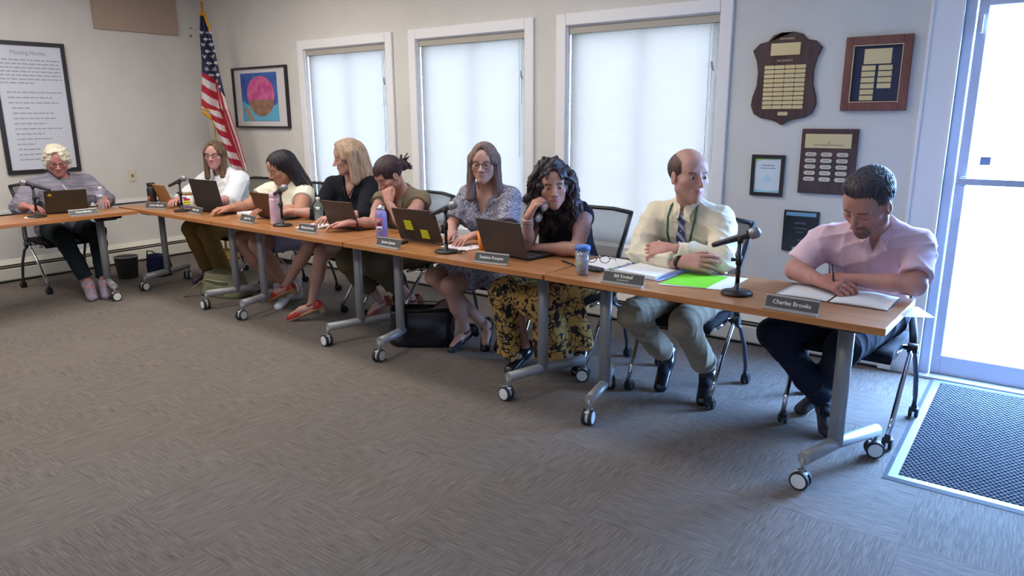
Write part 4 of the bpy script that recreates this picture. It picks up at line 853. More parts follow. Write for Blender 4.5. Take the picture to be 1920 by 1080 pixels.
def person(sp):
    J = {k: np.array(v, float) for k, v in sp['J'].items()}; sc = sp.get('s', 1.0); wd = sp.get('w', 1.0); dp = sp.get('d', 1.0); bust = sp.get('bust', 0); belly = sp.get('belly', 0)
    pel = (J['rh']+J['lh'])/2; neck = J['neck']; UP = unit(neck-pel); XR = J['ls']-J['rs']; XR = unit(XR-UP*(XR@UP)); FW = np.cross(UP, XR)*-1   # XR toward the person's left
    FW = np.cross(XR, UP)*1.0
    if FW @ np.array(sp['face']) < 0: FW = -FW
    Rm = np.array([XR, FW, UP]); at = lambda t, x=0, f=0: pel+(neck-pel)*t+XR*x+FW*f
    root = np.array([pel[0], pel[1], 0.0]); o = thing('person', sp['label'], 'person', tuple(root), 0, 'people seated at the tables')
    tone = np.array(lin(sp['skin']))*np.array((.70, .76, .86)); arm = sp.get('arm', 1.0); leg = sp.get('leg', 1.0)
    sm = (J['rs']+J['ls'])/2
    torso = [(ell(at(.02, 0, -.01), (.172*wd, .125*dp, .125), Rm), .05), (ell(at(.35, 0, belly*.3), (.140*wd, .108*dp+belly*.6, .16), Rm), .06), (ell(at(.70, 0, 0), (.158*wd, .112*dp, .17), Rm), .06),
             (cone(J['rs']-UP*.025*sc+XR*.02, J['ls']-UP*.025*sc-XR*.02, .060*sc*dp**.5, .060*sc*dp**.5), .05), (cone(neck+UP*.02, J['rs']+XR*.015, .044, .041), .03), (cone(neck+UP*.02, J['ls']-XR*.015, .044, .041), .03)]
    if belly: torso.append((ell(at(.25, 0, .05+belly*.5), (.13*wd, .09+belly*.5, .13), Rm), .06))
    if bust:
        for q in (-1, 1): torso.append((ell(at(.60, q*.075*wd, .085*dp), (.066*bust, .060*bust, .066*bust), Rm), .045))
    arms = {}
    for q in 'rl':
        S_, E_, W_ = J[q+'s'], J[q+'e'], J[q+'w']; mid = S_+(E_-S_)*.45
        arms[q] = [(cone(S_, mid, .054*arm, .050*arm), .03), (cone(mid, E_, .050*arm, .041*arm), .02), (cone(E_, E_+(W_-E_)*.35, .041*arm, .040*arm), .02), (cone(E_+(W_-E_)*.35, W_, .040*arm, .0265*sc), .02)]
    legs = {}
    for q in 'rl':
        H_, K_, N_ = J[q+'h'], J[q+'k'], J[q+'a']; sd = unit(N_-K_); bk = unit(np.cross(np.cross(unit(K_-H_), sd), sd)); bk = bk if bk@(H_-K_) > 0 else -bk
        legs[q] = [(cone(H_, K_, .082*leg, .057*leg), .03), (cone(K_, K_+sd*.2, .054*leg, .048*leg), .03), (cone(K_+sd*.04, K_+sd*.20, .03*leg, .05*leg), .03), (cone(K_+sd*.11+bk*.018, K_+sd*.2+bk*.012, .042*leg, .040*leg), .03), (cone(K_+sd*.2, N_, .046*leg, .031*leg), .03), (ell(K_-sd*.0+unit(K_-H_)*.008, (.05*leg,)*3), .02)]
        T_ = J.get(q+'t')
        if T_ is not None: fd = unit(T_-N_); legs[q] += [(cone(N_+A_(0, 0, -.02), N_+(T_-N_)*.55+A_(0, 0, .0), .031, .029), .02), (cone(N_+(T_-N_)*.5, T_, .033, .022, sq=(unit(np.cross(np.cross(fd, A_(0, 0, 1)), fd)), 1.4)), .02), (cone(N_-fd*.03+A_(0, 0, -.035), N_, .028, .03), .02)]
    HC = J['head']; hs = sp.get('hs', 1.0); ya, pi_, ro = [R(v) for v in sp['look']]
    hf = A_(math.cos(ya)*math.cos(pi_), math.sin(ya)*math.cos(pi_), -math.sin(pi_)); hr = np.cross(hf, A_(0, 0, 1)); hr = unit(hr); hu = np.cross(hr, hf)
    hr, hu = hr*math.cos(ro)+hu*math.sin(ro), hu*math.cos(ro)-hr*math.sin(ro); HM = np.array([hr, hf, hu])   # local x = person's right
    toL = lambda p: HM@(np.array(p)-HC)/hs
    nb = neck-UP*.03
    neckp = [(cone(neck-UP*.06, HC-hu*.055*hs-hf*.018*hs, .058*sc, .054*sc*sp.get('nk', 1)), .03)]
    # body mesh
    pts = np.array([v for v in J.values()]); lo = pts.min(0)-.16; hi = pts.max(0)+.16; G = Grid(lo, hi, .0085)
    bodyl = torso+arms['r']+arms['l']+legs['r']+legs['l']+neckp
    for pr, k in torso: G.op(pr, k, t=-.005)
    for q in 'rl':
        for pr, k in arms[q]: G.op(pr, min(k, .025), t=-.006 if sp['clothes'][0]['sl'] > 1.3 else 0)
    for q in 'rl':
        g = legs[q]
        for pr, k in g: G.op(pr, k*.6)
    G.op(neckp[0][0], .03, t=-.0015)
    parts = [G.mesh()]; cols = [np.tile(tone, (len(parts[0][0]), 1))]
    if 'tint' in sp: cols[0] = sp['tint'](parts[0][0], cols[0])
    # hands
    for q in 'rl':
        hd = sp.get('hand_'+q)
        if hd is None: continue
        w = J[q+'w']; hp = hand_prims(w, hd['d'], hd['n'], hd.get('side', 1), hd.get('curl', .4), sp.get('hd', 1.0)*sc, hd.get('spread', .12), hd.get('thumb', .5), hd.get('tcurl', .5)); lo = np.min([p[0][1] for p in hp], 0)-.012; hi = np.max([p[0][2] for p in hp], 0)+.012
        g = Grid(lo, hi, .0032)
        for pr, k in hp: g.op(pr, k)
        P, f = g.mesh(); parts.append((P, f)); c = np.tile(tone*A_(1.05, .95, .93), (len(P), 1)); cols.append(c)
    # head in its own frame
    g = Grid((-.105, -.135, -.21), (.105, .14, .15), .0026); m = sp.get('jaw', 1.0)
    for pr, k in [(ell((0, -.016, .034), (.0755, .094, .084)), 0), (ell((0, .022, -.028), (.061*m, .068, .082)), .03), (cone((-.044*m, .01, -.058), (0, .060, -.094), .026, .022), .025), (cone((.044*m, .01, -.058), (0, .060, -.094), .026, .022), .025), (ell((0, .070, -.094), (.021, .018, .017)), .015),
                  (ell((.039, .052, -.022), (.026, .027, .022)), .02), (ell((-.039, .052, -.022), (.026, .027, .022)), .02), (cone((-.034, .071, .020), (.034, .071, .020), .012, .012), .018), (ell((0, .052, .044), (.052, .03, .036)), .03)]: g.op(pr, k)
    for q in (-1, 1): g.op(ell((q*.031, .096, -.002), (.019, .015, .013)), .012, cut=True)
    dn = sp.get('lid', .3)
    for q in (-1, 1):
        g.op(ell((q*.031, .0725, -.001), (.0155, .0145, .0135)), .003)
        if dn < .9: g.op(ell((q*.031, .090, -.002-.003*dn), (.0125, .012, .0052*(1-dn)+.0015)), .001, cut=True)
        g.op(cone((q*.018, .085, .0145), (q*.046, .074, .0135), .0045, .003), .006)
    nl = sp.get('nose', 1.0)
    g.op(cone((0, .082, .010), (0, .092+.014*nl, -.030), .0075, .0098), .012); g.op(ell((0, .094+.014*nl, -.034), (.0105, .011, .0095)), .006)
    for q in (-1, 1): g.op(ell((q*.0125, .092, -.037), (.0075, .011, .0075)), .006); g.op(ell((q*.006, .102, -.043), (.0035, .005, .003)), .002, cut=True)
    g.op(ell((0, .077, -.066), (.026, .0155, .018)), .012)
    g.op(cone((-.021, .081, -.064), (0, .0900, -.0600), .003, .0052), .004); g.op(cone((.021, .081, -.064), (0, .0900, -.0600), .003, .0052), .004); g.op(cone((-.013, .0835, -.0705), (.013, .0835, -.0705), .0052, .0052), .005); g.op(cone((-.024, .087, -.0655), (.024, .087, -.0655), .0015, .0015), .003, cut=True)
    for q in (-1, 1):
        g.op(ell((q*.077, -.004, -.010), (.0075, .018, .031)), .006); g.op(ell((q*.085, .000, -.008), (.006, .010, .018)), .004, cut=True)
    nl_a, nl_b = toL(neck-UP*.06), A_(0, -.018, -.055); g.op(cone(nl_a, nl_b, .058*sc/hs, .052*sc*sp.get('nk', 1)/hs), .022)
    P, f = g.mesh(); c = np.tile(tone, (len(P), 1)); x, y, z = P.T
    def blend(mask, colr, s=1.0):
        mm = (np.clip(mask, 0, 1)*s)[:, None]; c[:] = c*(1-mm)+np.array(colr)*mm
    gm = lambda cx, cy, cz, rx, ry, rz: np.clip(1.6-1.6*np.sqrt(((np.abs(x)-cx)/rx)**2+((y-cy)/ry)**2+((z-cz)/rz)**2)+.6, 0, 1)
    blend(gm(.040, .07, -.030, .02, .04, .02), tone*A_(1.1, .82, .79), .35); blend(gm(0, .11, -.034, .014, .02, .012), tone*A_(1.08, .85, .82), .25)
    blend(gm(0, .09, -.0655, .021, .03, .0095), lin(sp.get('lips', (176, 100, 98))), .75)
    br = lin(sp.get('brow', (80, 58, 44))); blend(np.clip(1.8-np.abs(z-.0205+.12*np.abs(np.abs(x)-.033))/.0032, 0, 1)*(np.abs(x) > .013)*(np.abs(x) < .050)*(y > .05), br, sp.get('browk', .8))
    blend(gm(.031, .087, -.004-.004*dn, .0145, .02, .0035), A_(.03, .02, .02), .6 if dn > .5 else .0)
    blend(gm(.031, .087, -.002, .02, .02, .012), tone*A_(.8, .62, .60), .35)
    if 'beard' in sp:
        bc = lin(sp['beard']); bm_ = gm(0, .08, -.092, .034, .06, .022)+gm(0, .095, -.052, .028, .03, .008)+gm(.026, .08, -.07, .010, .04, .026); blend(np.clip(bm_, 0, 1)*(1-gm(0, .09, -.0655, .017, .03, .006)), bc, .8); blend((z < -.03)*(y < .075)*(y > -.0)*(z > -.11)*1.0, bc, .18)
    parts.append(((P*hs)@HM+HC, f)); cols.append(c)
    bd = to_mesh('body', parts, SKIN, o, np.concatenate(cols), root)
    # eyes
    Lw = lambda p: HC+hs*(np.array(p)@HM)
    if dn < .9:
        for q in (-1, 1):
            ec = Lw((q*.031, .0735, -.001)); mb = MB(); gz = unit(hf+hr*sp.get('gx', 0)-hu*.45*dn)
            Me = Matrix([list(v) for v in np.array(frame(gz)).T]); rr_ = .0135*hs; a1, a2 = .24, .54
            def ring(a): return (rr_*math.sin(a), rr_*math.cos(a))
            mb.mat(0).lathe([ring(a) for a in np.linspace(PI*.98, a2, 10)], tuple(ec-root), 16, Me); mb.mat(1).lathe([ring(a) for a in np.linspace(a2, a1, 4)], tuple(ec-root), 16, Me); mb.mat(2).lathe([ring(a) for a in (a1, .1, .01)], tuple(ec-root), 16, Me)
            mb.build('eye', [mat('eye_white', (196, 190, 188), .3), mat('iris_'+sp.get('iris', 'brown'), (74, 50, 36) if sp.get('iris', 'brown') == 'brown' else (92, 110, 124), .2), mat('pupil', (10, 10, 12), .1)], o)
    # hair
    hg = sp['hair']; g = Grid(hg.get('lo', (-.16, -.2, -.36)), hg.get('hi', (.16, .15, .17)), hg.get('h', .0038))
    for it in hg['p']:
        pr = ell(*it[1]) if it[0] == 'e' else cone(*it[1]); g.op(pr, it[2] if len(it) > 2 else .02)
    for it in hg.get('cut', []):
        pr = ell(*it[1]) if it[0] == 'e' else cone(*it[1]); g.op(pr, .008, cut=True)
    X, Y, Z = g.full(); an = np.arctan2(Y+.02, X); amp = hg.get('amp', .002); fq = hg.get('fq', 46)
    if hg.get('curly'):
        D = 0
        for q in range(5):
            w = rng.randn(3); w = w/np.linalg.norm(w)*(60+55*q); D = D+np.sin(w[0]*X+w[1]*Y+w[2]*Z+q+1.5*np.sin(50*Z+30*X+q))/(1+.45*q)
        g.F += (amp*D).astype(np.float32)
    else: g.F += (amp*(np.sin(an*fq+Z*18+2.5*np.sin(Z*11+an*2))+.6*np.sin(an*fq*1.9+Z*30+3*np.sin(Z*14+an*3)))).astype(np.float32)
    if hg.get('part') is not None: g.op(ell((hg['part'], .105, .022), (.036, .062, .086)), .012, cut=True)
    if not hg.get('over'):
        hc = hg.get('face', ((0, .115, -.04), (.060, .085, .095))); g.op(ell(*hc), .01, cut=True)
    P, f = g.mesh(); hmsh = to_mesh('hair', [((P*hs)@HM+HC, f)], hair_mat(hg['n'], hg['c1'], hg['c2']), o, None, root)
    if hg.get('tubes'):
        mb = MB(); rr_ = np.random.RandomState(hg.get('seed', 1))
        for (a, b, n_, rad, jit, curl) in hg['tubes']:
            a, b = np.array(a), np.array(b)
            for q in range(n_):
                j = rr_.randn(3)*jit; j2 = rr_.randn(3)*jit; ph = rr_.rand()*6; pts_ = []; L_ = 18 if curl else 7
                for k in range(L_):
                    t = k/(L_-1); p = a+(b-a)*t+j*(1-t)+j2*t; w = curl*(math.sin(t*22+ph)); w2 = curl*math.cos(t*22+ph); pts_.append(Lw(p+A_(w, w2*.8, 0))-root)
                mb.tube(pts_, [rad*hs*(1-.75*abs(2*k/(L_-1)-1)**3) for k in range(L_)], 5)
        mb.build('hair_locks', hair_mat(hg['n'], hg['c1'], hg['c2']), o)
    if sp.get('glasses'):
        gl = glasses_mesh(); gm_ = gl.mesh('glasses', mat('specs_%d_%d_%d' % sp['glasses'], sp['glasses'], .4)); go = link('glasses', gm_, o)
        MM = Matrix([[-hr[i]*hs, -hf[i]*hs, hu[i]*hs, (Lw((0, .0955, -.001))-root)[i]] for i in range(3)]+[[0, 0, 0, 1]]); go.matrix_basis = MM
    # clothes
    ctx = dict(J=J, at=at, UP=UP, XR=XR, FW=FW, Rm=Rm, torso=torso, arms=arms, legs=legs, root=root, o=o, Lw=Lw, neck=neck, hf=hf, hr=hr, hu=hu)
    for cl in sp['clothes']: garment(ctx, cl)
    if sp.get('sock'):
        for q in 'rl':
            N_, K_, T_ = J[q+'a'], J[q+'k'], J[q+'t']; g = Grid(N_-.16, N_+.16, .005); g.op(cone(N_, N_+unit(K_-N_)*.11, .037, .040, flat=True)); g.op(cone(N_-A_(0, 0, .02), N_+(T_-N_)*.6, .036, .033), .02); to_mesh('sock', [g.mesh()], sp['sock'], o, None, root)
    for q in 'rl':
        if sp.get('shoe') and J.get(q+'t') is not None: shoe(ctx, q, sp['shoe'])
    return ctx
def garment(c, cl):
    J, at, UP, XR, FW = c['J'], c['at'], c['UP'], c['XR'], c['FW']; pts = np.array([v for v in J.values()]); h = cl.get('h', .0065); t = cl.get('t', .011)
    kind = cl['k']
    if kind == 'top':
        sub = np.array([J[k] for k in ('rs', 'ls', 're', 'le', 'rh', 'lh', 'neck')]+([J['rw'], J['lw']] if cl['sl'] > 1 else [])); g = Grid(sub.min(0)-.19, sub.max(0)+.17, h)
        for pr, k in c['torso']: g.op(pr, k, t=t)
        for q in 'rl':
            S_, E_, W_ = J[q+'s'], J[q+'e'], J[q+'w']; sl = cl['sl']; ar = cl.get('ar', 1.0)
            if sl <= 1: g.op(cone(S_, S_+(E_-S_)*sl, .056*ar+t*.5, .056*ar+t*1.0, flat=True), .03)
            else:
                g.op(cone(S_, E_, .064*ar+t*.5, .056*ar+t*.6), .03); g.op(cone(E_, E_+(W_-E_)*(sl-1), .055*ar+t*.5, .039*ar+t*.7, flat=True), .018)
        if cl.get('skirt'):
            for q in 'rl': g.op(cone(J[q+'h'], J[q+'h']+(J[q+'k']-J[q+'h'])*.5, .10, .09), .04)
        x, y, z = g.full(); hem = cl.get('hem', -.09); hp_ = at(0)+UP*hem
        g.F = np.maximum(g.F, -half(hp_, UP)(x, y, z))
        wrinkle(g, cl.get('wr', .0022), cl.get('seed', 1), cl.get('wf', 1.0))
        nr = cl.get('nr', .062); g.op(cone(c['neck']-UP*.005+FW*cl.get('nf', .012), c['neck']+UP*.25+FW*.03, nr, nr*1.3), .01, cut=True)
        if cl.get('v'):
            vd, vw = cl['v']; b = c['neck']-UP*vd; px, py, pz = x-b[0], y-b[1], z-b[2]; X_ = px*XR[0]+py*XR[1]+pz*XR[2]; Z_ = px*UP[0]+py*UP[1]+pz*UP[2]; Y_ = px*FW[0]+py*FW[1]+pz*FW[2]
            d = np.maximum(np.abs(X_)-Z_*vw/vd, -(Y_-.0)); d = np.maximum(d, -Z_); g.F = np.maximum(g.F, -d*.8)
        ob = to_mesh(cl['name'], [g.mesh()], cl['m'], c['o'], None, c['root'])
    elif kind == 'trousers':
        keys = ['rh', 'lh', 'rk', 'lk', 'ra', 'la']; sub = np.array([J[k] for k in keys]); g = Grid(sub.min(0)-.19, sub.max(0)+.19, h)
        g.op(c['torso'][0][0], .05, t=t)
        for q in 'rl':
            H_, K_, N_ = J[q+'h'], J[q+'k'], J[q+'a']; e = cl.get('len', .92); ank = K_+(N_-K_)*e; r2 = cl.get('cuff', .058)
            g.op(cone(H_, K_, .088*cl.get('lw', 1)+t*.5, .066*cl.get('lw', 1)+t*.4), .03); g.op(cone(K_, ank, .064*cl.get('lw', 1)+t*.3, r2, flat=True), .02)
        x, y, z = g.full(); g.F = np.maximum(g.F, z-float(at(0)[2]+.15)+0*x); wrinkle(g, cl.get('wr', .0025), cl.get('seed', 2), cl.get('wf', .9)); to_mesh(cl['name'], [g.mesh()], cl['m'], c['o'], None, c['root'])
    elif kind == 'skirt':
        sub = np.array([J['rh'], J['lh'], J['rk'], J['lk']]+[np.array(p) for p in cl['pts']]); g = Grid(sub.min(0)-.2, sub.max(0)+.16, h); g.op(c['torso'][0][0], .05, t=.014)
        for it in cl['prims']: g.op(cone(*it), cl.get('sk', .05))
        x, y, z = g.full()
        fo = cl.get('fold', 0)
        if fo: an = np.arctan2(y-cl['fc'][1], x-cl['fc'][0]); g.F += (fo*np.sin(an*cl.get('fn', 14)+z*5)*np.clip((.55-z)*4, 0, 1)).astype(np.float32)
        g.F = np.maximum(g.F, z-float(at(0)[2]+.14)+0*x)
        if 'hz' in cl: g.F = np.maximum(g.F, (cl['hz']-z)+0*x)
        for it in cl.get('cut', []): g.op(cone(*it), .02, cut=True)
        wrinkle(g, cl.get('wr', .003), cl.get('seed', 3), .8); to_mesh(cl['name'], [g.mesh()], cl['m'], c['o'], None, c['root'])
def shoe(c, q, s):
    J = c['J']; N_, T_ = J[q+'a'], J[q+'t']; fd = unit(T_-N_+A_(0, 0, s.get('drop', .0))); hor = T_-N_; L = np.linalg.norm(hor); side = unit(np.cross(fd, A_(0, 0, 1))); upv = np.cross(side, fd); sc = s.get('s', 1.0)
    heel = N_-fd*.045*sc-upv*.045; toe = T_+fd*.02; ty = s['type']; g = Grid(np.minimum(heel, toe)-.10, np.maximum(heel, toe)+.10, .0042)
    sq = (upv, 1.25)
    if ty in ('shoe', 'sneaker'):
        g.op(cone(heel+upv*.028, N_+fd*.03+upv*-.005, .036*sc, .040*sc), .02); g.op(cone(N_+fd*.02-upv*.012, toe-upv*.002, .040*sc, .030*sc, sq=sq), .03); g.op(cone(heel+upv*.02, toe-upv*.012, .034*sc, .036*sc, sq=(upv, 1.5)), .02)
        g.op(cone(N_+upv*.02, N_+upv*.12, .033, .05), .01, cut=True)
    elif ty == 'pump':
        g.op(cone(T_-fd*.055-upv*.012, toe-upv*.010, .036*sc, .024*sc, sq=sq), .02); g.op(cone(heel+upv*.022, heel+fd*.02+upv*.022, .034*sc, .032*sc), .02); g.op(cone(heel+upv*.0, toe-upv*.02, .030*sc, .030*sc, sq=(upv, 1.8)), .02); g.op(cone(N_+upv*.03, N_+fd*.07+upv*.035, .042, .036), .01, cut=True)
    P, f = g.mesh(); sh = to_mesh('shoe', [(P, f)], s['m'], c['o'], None, c['root'])
    g2 = Grid(np.minimum(heel, toe)-.10, np.maximum(heel, toe)+.10, .0045); st = s.get('st', .012)
    g2.op(cone(heel-upv*.004, toe-upv*.028, .033*sc, .033*sc, sq=(upv, 33/ (st*1000)*1.0)), .0)
    if s.get('heelh'): g2.op(cone(heel-upv*.004, heel-upv*s['heelh'], .026, .022), .01)
    P, f = g2.mesh()
    if len(P): so = to_mesh('sole', [(P, f)], s['ms'], sh, None, c['root'])
    if ty == 'pump':
        n = 20; mb = MB(); cc = N_-c['root']-upv*.0+fd*.002; mb.tube([cc+side*.038*math.cos(a)+fd*.038*math.sin(a)+upv*(.006+.004*math.sin(a)) for a in np.linspace(0, 2*PI, n)], .005, 6); mb.build('ankle_strap', s['m'], sh)
        if len(kids(sh)): pass
CAP = ('e', ((0, -.014, .036), (.083, .105, .092)), 0)
def fl_(n, d, curl=.35, sp=.12, th=.5, tc=.5): return dict(n=n, d=d, curl=curl, spread=sp, thumb=th, tcurl=tc)
def H(rt_, lf_): 
    if rt_: rt_['side'] = 1
    if lf_: lf_['side'] = -1
    return dict(hand_r=rt_, hand_l=lf_)
# --- man in pink polo
POLO = fabric('pink_polo', (222, 186, 200), (238, 208, 220), 420, .25); NVY = fabric('dark_navy_trousers', (24, 27, 40), (32, 36, 50), 300, .2)
SHOEG = mat('sneaker_dark', (36, 38, 46), .6); SOLEW = mat('sole_pale', (206, 200, 180), .6); LEA = mat('black_shoe_leather', (16, 20, 30), .25, coat=.4)
P9 = person(dict(label='man in a pale pink polo shirt bent over a notebook, writing, nearest the door', skin=(214, 150, 130), s=1.03, w=1.12, d=1.15, belly=.07, arm=1.04, leg=1.1, hs=1.13, face=(0, -1, 0), look=(-112, 34, 6), lid=.95, beard=(92, 72, 66), brow=(60, 46, 42), nk=1.1, jaw=1.08, hd=1.08,
    J=dict(head=(-.615, 3.335, 1.135), neck=(-.605, 3.51, 1.005), rs=(-.81, 3.49, .94), ls=(-.43, 3.55, .945), re=(-.905, 3.40, .785+.01), rw=(-.765, 3.265, .792), le=(-.405, 3.37, .795), lw=(-.635, 3.375, .79), rh=(-.76, 3.78, .54), lh=(-.57, 3.78, .54), rk=(-.95, 3.32, .50), lk=(-.64, 3.27, .50), ra=(-.76, 3.60, .115), la=(-.80, 3.80, .12), rt=(-.715, 3.47, .045), lt=(-.87, 3.66, .045)),
    **H(fl_((-.35, -.35, .85), (.85, -.25, -.05), [.75, .8, .9, .95], .1, .6, .9), fl_((0, -.2, 1), (-1, -.12, -.02), .4)),
    hair=dict(n='dark_greying_hair', c1=(48, 40, 44), c2=(88, 80, 86), p=[('e', ((0, -.022, .040), (.082, .100, .090)), 0), ('e', ((.0, .02, .10), (.06, .06, .035)), .02)], face=((0, .115, -.045), (.068, .085, .100)), cut=[('e', ((0, .02, -.10), (.12, .10, .07)))], amp=.0022),
    clothes=[dict(k='top', name='polo_shirt', sl=.80, m=POLO, t=.012, hem=-.06, v=(.055, .018), nr=.058, wr=.0068, wf=1.1, seed=4, ar=1.02), dict(k='trousers', name='trousers', m=NVY, seed=5, wr=.005, lw=1.08, cuff=.062)],
    sock=NVY, shoe=dict(type='sneaker', m=SHOEG, ms=SOLEW, st=.014)))
# --- man with tie
CREAM = fabric('cream_shirt', (226, 214, 188), (236, 226, 204), 500, .15); KHA = fabric('khaki_trousers', (150, 138, 118), (162, 150, 130), 300, .2)
P8 = person(dict(label='balding man in a cream shirt, striped tie and green lanyard, arms folded on the table', skin=(222, 162, 140), s=1.04, w=1.1, d=1.05, belly=.02, arm=1.02, hs=1.12, face=(0, -1, 0), look=(-36, 2, 0), lid=.25, gx=-.1, brow=(84, 62, 52), nk=1.05, iris='brown', jaw=1.02, hd=1.05, nose=1.25,
    J=dict(head=(-1.495, 3.515, 1.197), neck=(-1.52, 3.60, 1.03), rs=(-1.705, 3.61, .975), ls=(-1.345, 3.61, .975), re=(-1.70, 3.40, .79), rw=(-1.42, 3.285, .79), le=(-1.255, 3.41, .80), lw=(-1.49, 3.315, .845), rh=(-1.62, 3.78, .53), lh=(-1.42, 3.78, .53), rk=(-1.66, 3.26, .49), lk=(-1.37, 3.24, .50), ra=(-1.62, 3.63, .17), la=(-1.36, 3.59, .16), rt=(-1.605, 3.53, .045), lt=(-1.335, 3.48, .045)),
    **H(fl_((.15, -.75, .5), (1, .05, .12), [.35, .4, .5, .6], .12, .5), fl_((-.1, -.7, .6), (-1, -.05, -.12), [.6, .65, .7, .75], .1, .4)),
    hair=dict(n='brown_fringe_hair', c1=(66, 46, 44), c2=(104, 78, 72), p=[('e', ((0, -.022, .030), (.082, .102, .082)), 0)], cut=[('e', ((0, .045, .105), (.064, .105, .085))), ('e', ((0, .05, -.08), (.12, .10, .075)))], face=((0, .115, -.02), (.074, .095, .110)), amp=.0015),
    clothes=[dict(k='top', name='dress_shirt', sl=1.86, m=CREAM, t=.012, hem=-.08, nr=.056, nf=.0, wr=.0072, wf=1.2, seed=9), dict(k='trousers', name='trousers', m=KHA, seed=8, wr=.0068, cuff=.064, len=.86)],
    sock=fabric('dark_sock', (26, 28, 40)), shoe=dict(type='shoe', m=LEA, ms=BLACK, st=.012)))
def on(c, pts, f=0): return [tuple(c['at'](t, x, y+f)-c['root']) for t, x, y in pts]
def strap(c, name, pts, w, th, m, up_=None):
    up_ = c['FW'] if up_ is None else up_; mb = MB(); q = [np.array(p) for p in pts]; vs = []
    for i, p in enumerate(q):
        d = unit(q[min(i+1, len(q)-1)]-q[max(i-1, 0)]); s_ = unit(np.cross(d, up_)); w_ = w[i] if hasattr(w, '__len__') else w
        for a, b in ((-1, 0), (1, 0), (1, 1), (-1, 1)): vs.append(p+s_*a*w_/2+np.array(up_)*b*th)
    n = len(q); f = [(4*i+k, 4*i+(k+1) % 4, 4*i+4+(k+1) % 4, 4*i+4+k) for i in range(n-1) for k in range(4)]+[(3, 2, 1, 0), tuple(4*n-4+k for k in range(4))]
    return mb.add(vs, f, False).build(name, m, c['o'], .0008)
TIE = mat('striped_tie', (60, 66, 110), .5); _n2, _l2, _b2 = nodes(TIE); _tc2 = _n2.new('ShaderNodeTexCoord'); _w2 = _n2.new('ShaderNodeTexWave'); _w2.bands_direction = 'DIAGONAL'; _w2.inputs['Scale'].default_value = 11
_cr2 = _n2.new('ShaderNodeValToRGB'); _cr2.color_ramp.interpolation = 'CONSTANT'; _cr2.color_ramp.elements[0].color = (*lin((44, 50, 88)), 1); _cr2.color_ramp.elements[1].color = (*lin((150, 156, 184)), 1); _cr2.color_ramp.elements[1].position = .62
_l2.new(_tc2.outputs['Object'], _w2.inputs[0]); _l2.new(_w2.outputs[0], _cr2.inputs[0]); _l2.new(_cr2.outputs[0], _b2.inputs[0])
fT = .137
strap(P8, 'tie', on(P8, [(.97, 0, .070), (1.0, 0, .092), (.95, 0, .108), (.90, 0, .120), (.80, .002, fT+.006), (.68, .004, fT+.022), (.55, .006, fT+.024), (.42, .006, fT+.022)]), [.03, .044, .046, .028, .048, .060, .072, .080], .005, TIE)
LAN = mat('green_lanyard', (34, 84, 66), .6)
for q in (-1, 1): strap(P8, 'lanyard', on(P8, [(1.08, q*.062, .0), (1.05, q*.070, .062), (.97, q*.074, .108), (.84, q*.066, .152), (.70, q*.052, .168), (.56, q*.042, .172), (.45, q*.020, .172)]), .013, .003, LAN)
for q in (-1, 1): strap(P8, 'collar', on(P8, [(1.10, q*.060, -.01), (1.09, q*.058, .035), (1.04, q*.030, .085), (.985, q*.030, .112), (.94, q*.052, .122)]), [.036, .042, .046, .036, .006], .004, CREAM)
def band(c, name, p, d, r, w, m):
    d = unit(d); x, y, d = frame(d); mb = MB(); p = np.array(p)-c['root']; mb.tube([p-d*w/2, p+d*w/2], [r, r], 18); return mb.build(name, m, c['o'], .001)
band(P8, 'wristwatch', P8['J']['rw']-unit(P8['J']['rw']-P8['J']['re'])*.006, P8['J']['rw']-P8['J']['re'], .034, .018, BLACK)
# --- curly-haired woman
BLK = fabric('black_knit', (22, 23, 32), (30, 31, 42), 300, .2)
PSK = mat('yellow_black_print', (190, 150, 70), .8); _n3, _l3, _b3 = nodes(PSK)
def patt(m, c1, c2, c3, sc, thr, coords='Object', dist=.25):
    n, l, b = nodes(m); tc = n.new('ShaderNodeTexCoord'); nz = n.new('ShaderNodeTexNoise'); nz.inputs['Scale'].default_value = sc*.8; ad = n.new('ShaderNodeVectorMath'); ad.operation = 'MULTIPLY_ADD'; ad.inputs[1].default_value = (dist,)*3
    l.new(tc.outputs[coords], nz.inputs[0]); l.new(nz.outputs['Color'], ad.inputs[0]); l.new(tc.outputs[coords], ad.inputs[2]); vo = n.new('ShaderNodeTexVoronoi'); vo.feature = 'DISTANCE_TO_EDGE'; vo.inputs['Scale'].default_value = sc; l.new(ad.outputs[0], vo.inputs[0])
    cr = n.new('ShaderNodeValToRGB'); cr.color_ramp.elements[0].position = thr*.8; cr.color_ramp.elements[1].position = thr; cr.color_ramp.elements[0].color = (*lin(c1), 1); cr.color_ramp.elements[1].color = (*lin(c2), 1); l.new(vo.outputs[0], cr.inputs[0])
    n2 = n.new('ShaderNodeTexNoise'); n2.inputs['Scale'].default_value = sc*1.4; l.new(tc.outputs[coords], n2.inputs[0]); c2r = n.new('ShaderNodeValToRGB'); c2r.color_ramp.elements[0].position = .58; c2r.color_ramp.elements[1].position = .61; l.new(n2.outputs[0], c2r.inputs[0])
    mx = n.new('ShaderNodeMix'); mx.data_type = 'RGBA'; l.new(c2r.outputs[0], mx.inputs[0]); l.new(cr.outputs[0], mx.inputs[6]); mx.inputs[7].default_value = (*lin(c3), 1); l.new(mx.outputs[2], b.inputs['Base Color']); return m
patt(PSK, (30, 24, 30), (196, 156, 84), (34, 28, 34), 13, .06)
